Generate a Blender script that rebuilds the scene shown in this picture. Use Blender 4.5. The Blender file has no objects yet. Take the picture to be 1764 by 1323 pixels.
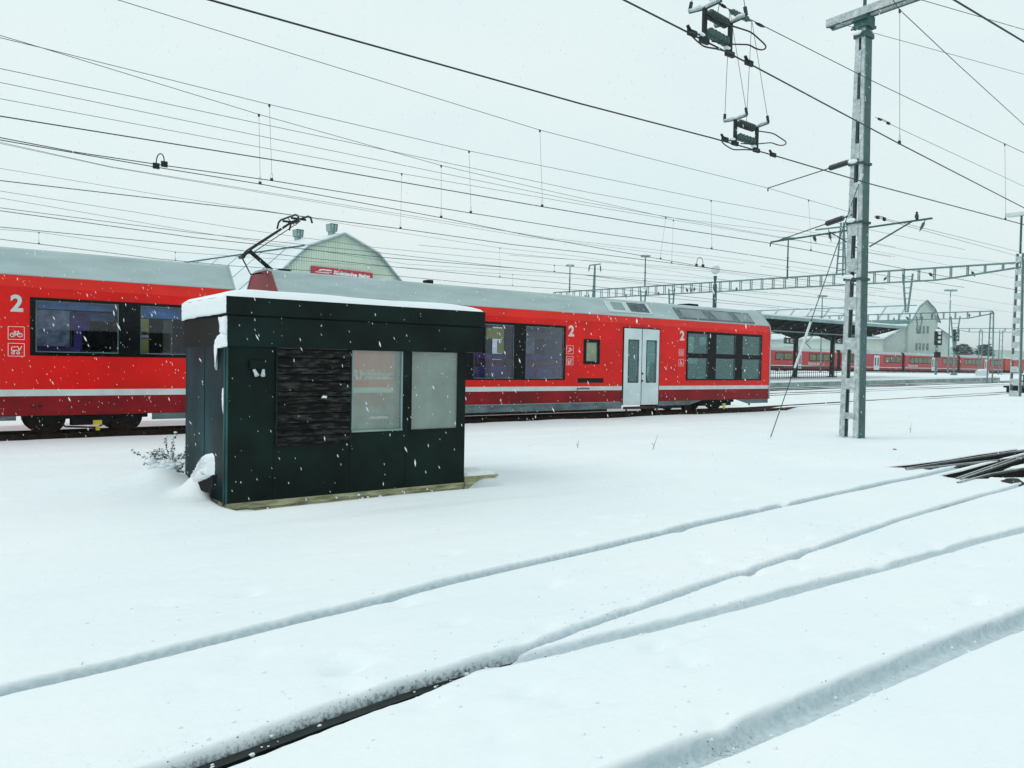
import bpy, math, random
import numpy as np
from mathutils import Vector, Matrix
random.seed(7); RNG = np.random.RandomState(7)
scn = bpy.context.scene
COL = scn.collection
# ------------------------------------------------------------------ camera
FPX, CAZ, CPI, CRO, CH = 1363.0, math.radians(53.1), math.radians(-1.62), 0.018, 1.75
_f = Vector((math.cos(CAZ)*math.cos(CPI), math.sin(CAZ)*math.cos(CPI), math.sin(CPI)))
_r0 = Vector((math.sin(CAZ), -math.cos(CAZ), 0)); _u0 = _r0.cross(_f)
_r = _r0*math.cos(CRO)+_u0*math.sin(CRO); _u = _u0*math.cos(CRO)-_r0*math.sin(CRO)
CAMP = Vector((0, 0, CH))
cd = bpy.data.cameras.new('camera'); cam = bpy.data.objects.new('camera', cd); COL.objects.link(cam)
cd.sensor_width = 36; cd.lens = 36*FPX/1764; cd.clip_start = 0.1; cd.clip_end = 5000
M = Matrix((( _r.x, _u.x, -_f.x, 0), (_r.y, _u.y, -_f.y, 0), (_r.z, _u.z, -_f.z, CH), (0, 0, 0, 1)))
cam.matrix_world = M
scn.camera = cam
# ------------------------------------------------------------------ world, sun, exposure
SUN_EL, SUN_AZ = math.radians(48), math.radians(150)      # azimuth of the sun measured from +X towards +Y
w = bpy.data.worlds.new('World'); scn.world = w; w.use_nodes = True
nt = w.node_tree; nt.nodes.clear()
out = nt.nodes.new('ShaderNodeOutputWorld'); bg = nt.nodes.new('ShaderNodeBackground')
sky = nt.nodes.new('ShaderNodeTexSky'); sky.sky_type = 'NISHITA'; sky.sun_disc = False
sky.sun_elevation = SUN_EL; sky.sun_rotation = math.pi/2-SUN_AZ
sky.air_density = 2.0; sky.dust_density = 6.0
hsv = nt.nodes.new('ShaderNodeHueSaturation'); hsv.inputs['Saturation'].default_value = 0.25
nt.links.new(sky.outputs[0], hsv.inputs['Color'])
# thick even cloud laid over the clear sky, with broad soft unevenness
tc = nt.nodes.new('ShaderNodeTexCoord'); mp = nt.nodes.new('ShaderNodeMapping'); mp.inputs['Scale'].default_value = (1.2, 1.2, 3.0)
nz = nt.nodes.new('ShaderNodeTexNoise'); nz.inputs['Scale'].default_value = 1.6; nz.inputs['Detail'].default_value = 3
nt.links.new(tc.outputs['Generated'], mp.inputs[0]); nt.links.new(mp.outputs[0], nz.inputs['Vector'])
cr = nt.nodes.new('ShaderNodeValToRGB')
cr.color_ramp.elements[0].position = 0.3; cr.color_ramp.elements[0].color = (7.5, 8.9, 9.15, 1)
cr.color_ramp.elements[1].position = 0.7; cr.color_ramp.elements[1].color = (8.3, 9.25, 9.2, 1)
nt.links.new(nz.outputs['Fac'], cr.inputs[0])
mx = nt.nodes.new('ShaderNodeMix'); mx.data_type = 'RGBA'; mx.inputs['Factor'].default_value = 0.93
nt.links.new(hsv.outputs[0], mx.inputs[6]); nt.links.new(cr.outputs[0], mx.inputs[7])
bg.inputs['Strength'].default_value = 0.10
nt.links.new(mx.outputs[2], bg.inputs['Color']); nt.links.new(bg.outputs[0], out.inputs['Surface'])
sl = bpy.data.lights.new('sun', 'SUN'); sl.energy = 0.7; sl.angle = math.radians(40); sl.color = (1.0, 0.98, 0.95)
so = bpy.data.objects.new('sun', sl); COL.objects.link(so)
sd = Vector((math.cos(SUN_EL)*math.cos(SUN_AZ), math.cos(SUN_EL)*math.sin(SUN_AZ), math.sin(SUN_EL)))
so.rotation_euler = sd.to_track_quat('Z', 'Y').to_euler(); so.location = (0, 0, 40)
vs = scn.view_settings; vs.view_transform = 'Standard'; vs.look = 'None'; vs.gamma = 1; vs.exposure = 0.07; vs.use_curve_mapping = False
scn.cycles.transparent_max_bounces = 24

# ------------------------------------------------------------------ helpers
def ray(px, py): return _f*FPX + _r*(px-882) + _u*(661.5-py)
def on_z(px, py, z): d = ray(px, py); return CAMP + d*((z-CH)/d.z)
def on_y(px, py, y, s=0.0): d = ray(px, py); return CAMP + d*(y/(d.y-s*d.x))
def on_x(px, py, x): d = ray(px, py); return CAMP + d*(x/d.x)
def at_d(px, py, depth): return CAMP + ray(px, py)*(depth/FPX)
def G(x, y=0): return min(1.1, max(0.0, (x-28)*0.0135))

def mat(name, col, rough=0.6, metal=0.0, var=0.12, vscale=3.0, bump=0.0, bscale=40.0, snow=0.0, sdir=(0, 0, 1), sthr=0.75, col2=None, aniso=(1, 1, 1), spec=0.5, coat=0.0):
    m = bpy.data.materials.new(name); m.use_nodes = True; n = m.node_tree.nodes; L = m.node_tree.links
    b = n['Principled BSDF']; b.inputs['Roughness'].default_value = rough; b.inputs['Metallic'].default_value = metal
    b.inputs['Specular IOR Level'].default_value = spec; b.inputs['Coat Weight'].default_value = coat
    t = n.new('ShaderNodeTexCoord'); mp = n.new('ShaderNodeMapping'); mp.inputs['Scale'].default_value = aniso
    L.new(t.outputs['Object'], mp.inputs[0])
    no = n.new('ShaderNodeTexNoise'); no.inputs['Scale'].default_value = vscale; no.inputs['Detail'].default_value = 6; no.inputs['Roughness'].default_value = 0.6
    L.new(mp.outputs[0], no.inputs['Vector'])
    r = n.new('ShaderNodeValToRGB'); e = r.color_ramp.elements
    c2 = col2 or tuple(min(1, c*(1+var*1.6)) for c in col); c1 = tuple(c*(1-var*1.6) for c in col)
    if col2: c1 = col
    e[0].position = 0.32; e[0].color = (*c1, 1); e[1].position = 0.68; e[1].color = (*c2, 1)
    L.new(no.outputs['Fac'], r.inputs[0]); src = r.outputs[0]
    if snow > 0:
        ge = n.new('ShaderNodeNewGeometry'); dp = n.new('ShaderNodeVectorMath'); dp.operation = 'DOT_PRODUCT'
        v = Vector(sdir).normalized(); dp.inputs[1].default_value = v
        L.new(ge.outputs['Normal'], dp.inputs[0])
        n2 = n.new('ShaderNodeTexNoise'); n2.inputs['Scale'].default_value = 9; n2.inputs['Detail'].default_value = 7; n2.inputs['Roughness'].default_value = 0.7
        L.new(t.outputs['Object'], n2.inputs['Vector'])
        ad = n.new('ShaderNodeMath'); ad.operation = 'MULTIPLY_ADD'; ad.inputs[1].default_value = 1.0-snow*0.0; L.new(n2.outputs['Fac'], ad.inputs[0]); ad.inputs[1].default_value = 1.3
        L.new(dp.outputs['Value'], ad.inputs[2])
        rr = n.new('ShaderNodeValToRGB'); rr.color_ramp.elements[0].position = min(.98, sthr); rr.color_ramp.elements[1].position = 1.0
        dv = n.new('ShaderNodeMath'); dv.operation = 'MULTIPLY'; dv.inputs[1].default_value = 0.55
        L.new(ad.outputs[0], dv.inputs[0]); L.new(dv.outputs[0], rr.inputs[0])
        ms = n.new('ShaderNodeMath'); ms.operation = 'MULTIPLY'; ms.inputs[1].default_value = snow; L.new(rr.outputs[0], ms.inputs[0])
        mi = n.new('ShaderNodeMix'); mi.data_type = 'RGBA'; L.new(ms.outputs[0], mi.inputs['Factor']); L.new(src, mi.inputs[6]); mi.inputs[7].default_value = (.80, .87, .90, 1); src = mi.outputs[2]
    L.new(src, b.inputs['Base Color'])
    if bump > 0:
        n3 = n.new('ShaderNodeTexNoise'); n3.inputs['Scale'].default_value = bscale; n3.inputs['Detail'].default_value = 5
        L.new(mp.outputs[0], n3.inputs['Vector'])
        bp = n.new('ShaderNodeBump'); bp.inputs['Strength'].default_value = bump; bp.inputs['Distance'].default_value = 0.02
        L.new(n3.outputs['Fac'], bp.inputs['Height']); L.new(bp.outputs[0], b.inputs['Normal'])
    return m
def glass(name, tint, alpha, rough=0.03, milk=0.0, milkcol=(.75, .82, .8), spec=1.0):
    """tinted pane: see-through part, optional milky film, sharp reflection"""
    m = bpy.data.materials.new(name); m.use_nodes = True; n = m.node_tree.nodes; L = m.node_tree.links; n.clear()
    o = n.new('ShaderNodeOutputMaterial'); tr = n.new('ShaderNodeBsdfTransparent'); tr.inputs[0].default_value = (*tint, 1)
    gl = n.new('ShaderNodeBsdfGlossy'); gl.inputs['Roughness'].default_value = rough; gl.inputs['Color'].default_value = (.95, .97, 1, 1)
    fr = n.new('ShaderNodeFresnel'); fr.inputs[0].default_value = 1.5
    base = tr.outputs[0]
    if milk > 0:
        df = n.new('ShaderNodeBsdfTranslucent'); df.inputs[0].default_value = (*milkcol, 1)
        d2 = n.new('ShaderNodeBsdfDiffuse'); d2.inputs[0].default_value = (*milkcol, 1)
        a = n.new('ShaderNodeMixShader'); a.inputs[0].default_value = .5; L.new(df.outputs[0], a.inputs[1]); L.new(d2.outputs[0], a.inputs[2])
        tcn = n.new('ShaderNodeTexCoord'); nn = n.new('ShaderNodeTexNoise'); nn.inputs['Scale'].default_value = 1.8; nn.inputs['Detail'].default_value = 3
        L.new(tcn.outputs['Object'], nn.inputs['Vector'])
        mr = n.new('ShaderNodeMapRange'); mr.inputs[1].default_value = .3; mr.inputs[2].default_value = .7; mr.inputs[3].default_value = milk*.75; mr.inputs[4].default_value = min(1, milk*1.25)
        L.new(nn.outputs['Fac'], mr.inputs[0])
        k = n.new('ShaderNodeMixShader'); L.new(mr.outputs[0], k.inputs[0]); L.new(tr.outputs[0], k.inputs[1]); L.new(a.outputs[0], k.inputs[2]); base = k.outputs[0]
    mul = n.new('ShaderNodeMath'); mul.operation = 'MULTIPLY'; mul.inputs[1].default_value = spec; L.new(fr.outputs[0], mul.inputs[0])
    x = n.new('ShaderNodeMixShader'); L.new(mul.outputs[0], x.inputs[0]); L.new(base, x.inputs[1]); L.new(gl.outputs[0], x.inputs[2])
    L.new(x.outputs[0], o.inputs[0]); return m

class MB:
    def __init__(s): s.v = []; s.f = []; s.m = []
    def add(s, vs, fs, mi=0):
        b = len(s.v); s.v += [tuple(p) for p in vs]; s.f += [tuple(b+i for i in f) for f in fs]; s.m += [mi]*len(fs); return s
    def box(s, x0, x1, y0, y1, z0, z1, mi=0):
        return s.add([(x0,y0,z0),(x1,y0,z0),(x1,y1,z0),(x0,y1,z0),(x0,y0,z1),(x1,y0,z1),(x1,y1,z1),(x0,y1,z1)],
                     [(0,3,2,1),(4,5,6,7),(0,1,5,4),(1,2,6,5),(2,3,7,6),(3,0,4,7)], mi)
    def hexa(s, b4, t4, mi=0):
        return s.add(list(b4)+list(t4), [(0,3,2,1),(4,5,6,7),(0,1,5,4),(1,2,6,5),(2,3,7,6),(3,0,4,7)], mi)
    def beam(s, a, b, w, h, mi=0, up=Vector((0, 0, 1)), w2=None, h2=None):
        a = Vector(a); b = Vector(b); d = (b-a).normalized(); up = Vector(up)
        if abs(d.dot(up)) > .98: up = Vector((1, 0, 0))
        x = d.cross(up).normalized(); y = x.cross(d).normalized(); w2 = w if w2 is None else w2; h2 = h if h2 is None else h2
        q = lambda c, ww, hh: [c-x*ww/2-y*hh/2, c+x*ww/2-y*hh/2, c+x*ww/2+y*hh/2, c-x*ww/2+y*hh/2]
        return s.add(q(a, w, h)+q(b, w2, h2), [(0,1,2,3),(7,6,5,4),(0,4,5,1),(1,5,6,2),(2,6,7,3),(3,7,4,0)], mi)
    def tube(s, pts, r, n=6, mi=0, r2=None):
        pts = [Vector(p) for p in pts]; k = len(pts); rings = []; prev = None
        for i, p in enumerate(pts):
            d = (pts[min(i+1, k-1)]-pts[max(i-1, 0)]).normalized()
            up = Vector((0, 0, 1)) if abs(d.z) < .95 else Vector((1, 0, 0))
            if prev is not None: up = prev
            x = d.cross(up).normalized(); y = x.cross(d).normalized(); prev = y
            rr = r if r2 is None else r+(r2-r)*i/(k-1)
            rings.append([p+x*rr*math.cos(2*math.pi*j/n)+y*rr*math.sin(2*math.pi*j/n) for j in range(n)])
        vs = [q for g in rings for q in g]; fs = []
        for i in range(k-1):
            for j in range(n): fs.append((i*n+j, i*n+(j+1) % n, (i+1)*n+(j+1) % n, (i+1)*n+j))
        fs.append(tuple(range(n))[::-1]); fs.append(tuple((k-1)*n+j for j in range(n)))
        return s.add(vs, fs, mi)
    def lathe(s, a, b, prof, n=10, mi=0):
        a = Vector(a); b = Vector(b); d = (b-a); up = Vector((0, 0, 1)) if abs(d.normalized().z) < .95 else Vector((1, 0, 0))
        x = d.cross(up).normalized(); y = x.cross(d).normalized(); vs = []; fs = []
        for t, r in prof: vs += [a+d*t+x*r*math.cos(2*math.pi*j/n)+y*r*math.sin(2*math.pi*j/n) for j in range(n)]
        for i in range(len(prof)-1):
            for j in range(n): fs.append((i*n+j, i*n+(j+1) % n, (i+1)*n+(j+1) % n, (i+1)*n+j))
        fs.append(tuple(range(n))[::-1]); fs.append(tuple((len(prof)-1)*n+j for j in range(n)))
        return s.add(vs, fs, mi)
    def extr(s, pts, vec, mi=0):
        pts = [Vector(p) for p in pts]; k = len(pts); vec = Vector(vec)
        return s.add(pts+[p+vec for p in pts], [tuple(range(k))[::-1], tuple(range(k, 2*k))]+[(i, (i+1) % k, k+(i+1) % k, k+i) for i in range(k)], mi)
    def ball(s, c, r, mi=0, sc=(1, 1, 1), n=8, k=5, jit=0):
        vs = []; fs = []
        for i in range(1, k):
            for j in range(n):
                q = 1+random.uniform(-jit, jit); th = math.pi*i/k; ph = 2*math.pi*j/n
                vs.append((c[0]+r*sc[0]*q*math.sin(th)*math.cos(ph), c[1]+r*sc[1]*q*math.sin(th)*math.sin(ph), c[2]+r*sc[2]*q*math.cos(th)))
        t = len(vs); vs += [(c[0], c[1], c[2]+r*sc[2]), (c[0], c[1], c[2]-r*sc[2])]
        for i in range(k-2):
            for j in range(n): fs.append((i*n+j, (i+1)*n+j, (i+1)*n+(j+1) % n, i*n+(j+1) % n))
        for j in range(n): fs.append((t, j, (j+1) % n)); fs.append((t+1, (k-2)*n+(j+1) % n, (k-2)*n+j))
        return s.add(vs, fs, mi)
    def build(s, name, mats, parent=None, smooth=False, bevel=0.0, local=False):
        if not isinstance(mats, (list, tuple)): mats = [mats]
        off = Vector((0, 0, 0)) if (parent is None or local) else BASE.get(parent.name, Vector((0, 0, 0)))
        me = bpy.data.meshes.new(name); me.from_pydata([(a-off.x, b-off.y, c-off.z) for a, b, c in s.v], [], s.f)
        for m_ in mats: me.materials.append(m_)
        me.polygons.foreach_set('material_index', s.m)
        if smooth: me.polygons.foreach_set('use_smooth', [True]*len(s.f))
        me.update(); o = bpy.data.objects.new(name, me); COL.objects.link(o)
        if parent is not None: o.parent = parent
        BASE[o.name] = off
        if bevel > 0:
            bv = o.modifiers.new('bevel', 'BEVEL'); bv.width = bevel; bv.segments = 2; bv.limit_method = 'ANGLE'
        return o
BASE = {}
def thing(name, loc, label, cat, group=None):
    o = bpy.data.objects.new(name, None); o.empty_display_size = 0.2; COL.objects.link(o); o.location = loc
    o['label'] = label; o['category'] = cat
    if group: o['group'] = group
    BASE[o.name] = Vector(loc); return o
def tag(o, label, cat, group=None, kind=None):
    if label: o['label'] = label
    if cat: o['category'] = cat
    if group: o['group'] = group
    if kind: o['kind'] = kind
    return o
def solo(mb, name, mats, label, cat, group=None, smooth=False, bevel=0):
    """one-mesh thing with its origin at its first vertex"""
    o = mb.build(name, mats, None, smooth, bevel); return tag(o, label, cat, group)
def text_mesh(txt, size, m, parent, origin, xdir, zdir, name='lettering', depth=0.003, bold=0.0, width=None):
    c = bpy.data.curves.new(name, 'FONT'); c.body = txt; c.size = size; c.extrude = depth; c.offset = bold; c.resolution_u = 3
    t = bpy.data.objects.new(name, c); COL.objects.link(t); dg = bpy.context.evaluated_depsgraph_get()
    me = bpy.data.meshes.new_from_object(t.evaluated_get(dg)); COL.objects.unlink(t); bpy.data.objects.remove(t)
    me.name = name; me.materials.clear(); me.materials.append(m)
    n = len(me.vertices); co = np.empty(n*3); me.vertices.foreach_get('co', co); co = co.reshape(-1, 3)
    w0 = co[:, 0].max()-co[:, 0].min(); co[:, 0] -= co[:, 0].min()
    if width: co[:, 0] *= width/w0
    X = np.array(Vector(xdir).normalized()); Z = np.array(Vector(zdir).normalized()); N = np.cross(X, Z)
    off = BASE.get(parent.name, Vector((0, 0, 0))) if parent else Vector((0, 0, 0))
    P = np.array(origin)-np.array(off)+co[:, :1]*X+co[:, 1:2]*Z+co[:, 2:3]*N
    me.vertices.foreach_set('co', P.ravel()); me.update()
    o = bpy.data.objects.new(name, me); COL.objects.link(o); o.parent = parent; return o
def wall(mb, u0, u1, v0, v1, holes, T, N, mi=0, cuts=(), mfun=None):
    """panel in the u-v plane with real openings: T(u, v, d) maps to the world, d = depth behind the face"""
    us = sorted(set([u0, u1]+[h for q in holes for h in q[:2] if u0 < h < u1])); vv = sorted(set([v0, v1]+[h for q in holes for h in q[2:] if v0 < h < v1]+[c for c in cuts if v0 < c < v1]))
    for i in range(len(us)-1):
        for j in range(len(vv)-1):
            a, b, c, d = us[i], us[i+1], vv[j], vv[j+1]; um, vm = (a+b)/2, (c+d)/2
            if any(h[0] < um < h[1] and h[2] < vm < h[3] for h in holes): continue
            k = mfun(um, vm) if mfun else mi
            mb.add([T(a, c, 0), T(b, c, 0), T(b, d, 0), T(a, d, 0)], [(0, 1, 2, 3)], k)
            mb.add([T(a, c, N), T(b, c, N), T(b, d, N), T(a, d, N)], [(3, 2, 1, 0)], k if mfun is None else len_m(mb))
    for h in list(holes)+[(u0, u1, v0, v1)]:
        a, b, c, d = max(h[0], u0), min(h[1], u1), max(h[2], v0), min(h[3], v1); k = mi
        for p, q in (((a, c), (b, c)), ((b, c), (b, d)), ((b, d), (a, d)), ((a, d), (a, c))):
            mb.add([T(*p, 0), T(*q, 0), T(*q, N), T(*p, N)], [(0, 1, 2, 3)], k)
def len_m(mb): return INNER
INNER = 0

# noise ----------------------------------------------------------------
_tab = RNG.rand(256, 256)
def vnoise(x, y):
    xi = np.floor(x).astype(int); yi = np.floor(y).astype(int); fx = x-xi; fy = y-yi
    fx = fx*fx*(3-2*fx); fy = fy*fy*(3-2*fy); a = xi & 255; b = yi & 255; a1 = (a+1) & 255; b1 = (b+1) & 255
    return (_tab[a, b]*(1-fx)+_tab[a1, b]*fx)*(1-fy)+(_tab[a, b1]*(1-fx)+_tab[a1, b1]*fx)*fy
def fbm(x, y, o=4):
    s = 0; a = .5; t = 0
    for i in range(o): s = s+a*vnoise(x*2**i+17*i, y*2**i+31*i); t += a; a *= .5
    return s/t-.5
# ------------------------------------------------------------------ materials
M_ = {}
def snow_material():
    m = bpy.data.materials.new('snow'); m.use_nodes = True; n = m.node_tree.nodes; L = m.node_tree.links; b = n['Principled BSDF']
    b.inputs['Roughness'].default_value = .75; b.inputs['Specular IOR Level'].default_value = .25
    t = n.new('ShaderNodeTexCoord')
    a = n.new('ShaderNodeTexNoise'); a.inputs['Scale'].default_value = .35; a.inputs['Detail'].default_value = 5; L.new(t.outputs['Object'], a.inputs['Vector'])
    r = n.new('ShaderNodeValToRGB'); r.color_ramp.elements[0].position = .3; r.color_ramp.elements[1].position = .7
    r.color_ramp.elements[0].color = (.78, .85, .885, 1); r.color_ramp.elements[1].color = (.85, .885, .90, 1)
    L.new(a.outputs['Fac'], r.inputs[0])
    # compacted snow with shade put into its grey, and rail grime, in the grooves
    at = n.new('ShaderNodeAttribute'); at.attribute_name = 'packed_shade'; g1_ = n.new('ShaderNodeTexNoise'); g1_.inputs['Scale'].default_value = 22; g1_.inputs['Detail'].default_value = 8; g1_.inputs['Roughness'].default_value = .7
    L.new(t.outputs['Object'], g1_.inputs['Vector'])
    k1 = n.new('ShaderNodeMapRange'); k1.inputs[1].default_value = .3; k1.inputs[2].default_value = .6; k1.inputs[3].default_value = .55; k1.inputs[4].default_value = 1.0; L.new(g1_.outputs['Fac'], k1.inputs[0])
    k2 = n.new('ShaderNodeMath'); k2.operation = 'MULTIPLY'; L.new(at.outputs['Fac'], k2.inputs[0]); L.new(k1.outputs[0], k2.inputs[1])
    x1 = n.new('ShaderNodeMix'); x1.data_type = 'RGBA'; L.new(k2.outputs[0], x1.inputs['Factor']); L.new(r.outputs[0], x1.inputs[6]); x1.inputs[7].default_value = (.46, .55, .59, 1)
    ag = n.new('ShaderNodeAttribute'); ag.attribute_name = 'grime'; g2 = n.new('ShaderNodeTexNoise'); g2.inputs['Scale'].default_value = 38; g2.inputs['Detail'].default_value = 8; g2.inputs['Roughness'].default_value = .75
    L.new(t.outputs['Object'], g2.inputs['Vector']); s1 = n.new('ShaderNodeMath'); s1.operation = 'ADD'; L.new(ag.outputs['Fac'], s1.inputs[0]); L.new(g2.outputs['Fac'], s1.inputs[1])
    k3 = n.new('ShaderNodeMapRange'); k3.inputs[1].default_value = .78; k3.inputs[2].default_value = 1.05; L.new(s1.outputs[0], k3.inputs[0])
    x2 = n.new('ShaderNodeMix'); x2.data_type = 'RGBA'; L.new(k3.outputs[0], x2.inputs['Factor']); L.new(x1.outputs[2], x2.inputs[6]); x2.inputs[7].default_value = (.012, .03, .03, 1)
    L.new(x2.outputs[2], b.inputs['Base Color'])
    c = n.new('ShaderNodeTexNoise'); c.inputs['Scale'].default_value = 9; c.inputs['Detail'].default_value = 9; c.inputs['Roughness'].default_value = .62; L.new(t.outputs['Object'], c.inputs['Vector'])
    cb = n.new('ShaderNodeTexNoise'); cb.inputs['Scale'].default_value = 2.2; cb.inputs['Detail'].default_value = 4; cb.inputs['Distortion'].default_value = .6; mpb = n.new('ShaderNodeMapping'); mpb.inputs['Scale'].default_value = (.6, 1.8, 1); L.new(t.outputs['Object'], mpb.inputs[0]); L.new(mpb.outputs[0], cb.inputs['Vector'])
    bq = n.new('ShaderNodeBump'); bq.inputs['Strength'].default_value = .5; bq.inputs['Distance'].default_value = .05; L.new(cb.outputs['Fac'], bq.inputs['Height'])
    bp = n.new('ShaderNodeBump'); L.new(bq.outputs[0], bp.inputs['Normal']); bp.inputs['Strength'].default_value = .5; bp.inputs['Distance'].default_value = .02
    L.new(c.outputs['Fac'], bp.inputs['Height']); L.new(bp.outputs[0], b.inputs['Normal']); return m
snow = snow_material()
steel = mat('galvanised_steel', (.022, .085, .08), .5, .05, .3, 2.5, .15, 60, spec=.3)
steel_snow = mat('steel_with_blown_snow', (.022, .085, .08), .5, .05, .25, 2.5, .15, 60, snow=.72, sdir=(-1, -.15, .25), sthr=.62)
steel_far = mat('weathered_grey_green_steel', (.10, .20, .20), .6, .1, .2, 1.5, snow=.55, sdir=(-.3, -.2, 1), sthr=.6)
dark = mat('black_iron', (.008, .014, .014), .5, .2, .3, 6, spec=.25)
wirem = mat('wire_metal', (.012, .022, .022), .5, .4, .2, 6)
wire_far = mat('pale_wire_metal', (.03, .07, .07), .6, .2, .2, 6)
porc = mat('green_insulator_porcelain', (.02, .07, .065), .25, 0, .2, 8, snow=.7, sthr=.8)
porcd = mat('dark_insulator_porcelain', (.008, .02, .018), .3, 0, .2, 8, snow=.3, sthr=.85)
red = mat('train_red_paint', (.69, .005, .003), .38, 0, .10, .8, .02, 30, coat=.08, spec=.16)
red_b = mat('train_red_lit_bevel', (.75, .015, .006), .35, 0, .08, .8, coat=.1, spec=.2)  # upward bevel: its extra light is put into a lighter red
endred = mat('train_end_red_paint', (.30, .006, .012), .4, 0, .3, 1.2, spec=.2)
dred = mat('train_dark_red_paint', (.21, .004, .008), .42, 0, .25, 1.2, spec=.15)
strp = mat('train_white_stripe', (.55, .62, .62), .45, 0, .06, 3)
roofg = mat('train_grey_roof', (.36, .46, .47), .5, 0, .08, .7, aniso=(1, 4, 4))
skirt = mat('train_grey_skirt', (.10, .15, .16), .6, 0, .3, 2, aniso=(1, 1, 3))
doorw = mat('train_white_door', (.58, .68, .70), .4, 0, .05, 2)
blk = mat('black_window_surround', (.002, .003, .004), .12, 0, .1, 3, spec=.12)
rub = mat('black_rubber', (.006, .007, .007), .8, 0, .2, 6, spec=.15)
gl_t = glass('tinted_train_glass', (.74, .75, .84), .5, spec=.7)
gl_d = glass('dark_train_glass', (.46, .64, .62), .5, spec=.8)
gl_r = glass('roof_window_glass', (.45, .55, .6), .5, .08, milk=.95, milkcol=(.40, .52, .55))
gl_h = glass('misted_hut_glass', (.82, .9, .86), .5, .05, milk=.34, milkcol=(.68, .80, .72), spec=1.0)
hutg = mat('hut_dark_green_steel', (.0015, .010, .008), .55, 0, .45, 1.3, .06, 12, spec=.14)
hutl = mat('hut_side_blue_green_steel', (.003, .028, .034), .45, 0, .6, 1.6, .1, 8, aniso=(1, 1, .5), spec=.12)
hutin = mat('hut_pale_inner_wall', (.78, .86, .80), .8, 0, .12, 2)
conc = mat('yellowed_concrete', (.13, .13, .06), .9, 0, .3, 7, .8, 30, col2=(.52, .52, .33), aniso=(.5, 1, 2.5))
woodm = mat('weathered_black_wood', (.006, .007, .007), .8, 0, .5, 4.2, .8, 22, col2=(.085, .085, .075), aniso=(1.4, 1, 6.5), spec=.1)
_e = [q for q in woodm.node_tree.nodes if q.type == 'VALTORGB'][0].color_ramp.elements; _e[1].position = .82; _e[0].position = .46
ball = mat('dark_ballast', (.006, .008, .008), .9, 0, .5, 12, 1.0, 25, col2=(.018, .017, .016), spec=.0)
railm = mat('rail_steel', (.30, .33, .33), .3, .7, .2, 8)
railr = mat('rusty_rail_steel', (.06, .03, .018), .7, .3, .3, 8)
brown = mat('brown_brake_dust', (.05, .025, .015), .85, 0, .4, 5, .3, 30)
white_p = mat('white_paint', (.8, .84, .84), .5, 0, .03, 4)
yel = mat('yellow_paint', (.62, .50, .03), .5, 0, .1, 4)
yelg = mat('yellow_green_panel', (.50, .55, .08), .5, 0, .1, 3)
seatb = mat('blue_seat_cloth', (.03, .06, .16), .8, 0, .2, 8)
seatr = mat('maroon_seat_cloth', (.16, .015, .04), .8, 0, .2, 8)
inwall = mat('train_inner_panel', (.10, .11, .15), .7, 0, .15, 2)
tealw = mat('teal_inner_panel', (.05, .16, .15), .6, 0, .3, 2)
pale = mat('pale_green_grey_cladding', (.62, .72, .62), .7, 0, .06, .4, aniso=(1, 1, .2))
pale2 = mat('pale_shed_wall', (.47, .57, .53), .8, 0, .08, .15)
sheet = mat('snow_streaked_roof_sheet', (.60, .68, .70), .6, 0, .1, .25, snow=.6, sthr=.5)
trim = mat('grey_green_trim', (.22, .33, .33), .6, 0, .1, 2)
signr = mat('sign_red', (.50, .008, .03), .5, 0, .05, 2)
navy = mat('sign_dark_blue', (.008, .018, .03), .4, 0, .1, 3)
can = mat('canopy_dark_underside', (.008, .018, .018), .8, 0, .3, 1, spec=.1)
leafm = mat('dark_frosted_leaves', (.01, .035, .028), .7, 0, .3, 8, snow=.4, sthr=.75)
twig = mat('dark_twig', (.03, .03, .02), .8, 0, .3, 8, snow=.5, sthr=.6)
featherm = mat('black_feathers', (.01, .012, .013), .6, 0, .3, 10)
orange = mat('orange_wagon_paint', (.50, .06, .02), .6, 0, .15, 1)
fred = mat('far_train_red', (.42, .012, .022), .5, 0, .08, .6)
farwin = mat('far_train_window_green', (.035, .05, .02), .25, 0, .5, .8, col2=(.16, .17, .06))
bushm = mat('far_evergreen', (.03, .06, .05), .9, 0, .4, 2, snow=.6, sthr=.6)
concg = mat('grey_platform_concrete', (.22, .30, .29), .9, 0, .2, 1.5, .2, 10)
# ------------------------------------------------------------------ ground of snow
RUTS = {'A': ([0, .7, 1.8, 2.9, 4, 6.8, 13.3, 20], [4.80, 4.86, 5.03, 5.19, 5.33, 5.64, 6.33, 7.15]),
        'B': ([0, .9, 1.7, 2.4, 3.2, 4.1, 5.8, 8.2, 11.8, 13.1, 20], [3.35, 3.47, 3.60, 3.69, 3.79, 3.91, 4.15, 4.43, 4.82, 4.94, 5.7]),
        'C': ([2.4, 3.0, 3.8, 4.9, 6.1, 7.6, 9.7, 30], [3.66, 3.60, 3.56, 3.53, 3.52, 3.53, 3.50, 3.5]),
        'D': ([-3, 2.5, 3.0, 3.7, 4.9, 6.2, 30], [2.32, 2.31, 2.29, 2.28, 2.27, 2.24, 2.22])}
def px_poly(l): return [tuple(on_z(a, b, 0)[:2]) for a, b in l]
c6 = lambda l: px_poly([(1460+a/5.8, 700+b/5.8) for a, b in l])
CAV = [c6([(375, 604), (620, 580), (1000, 530), (1300, 480), (1690, 425), (1752, 445), (1700, 480), (1400, 555), (1180, 578), (1000, 600), (900, 618), (820, 636), (720, 618), (560, 612)])+[],
       c6([(925, 690), (1150, 640), (1400, 570), (1600, 520), (1900, 440), (2100, 470), (1900, 540), (1640, 600), (1540, 640), (1640, 620), (1764, 612), (2050, 560), (2100, 640), (1764, 712), (1560, 712), (1420, 705), (1400, 722), (1200, 722), (1030, 712)])]
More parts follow.
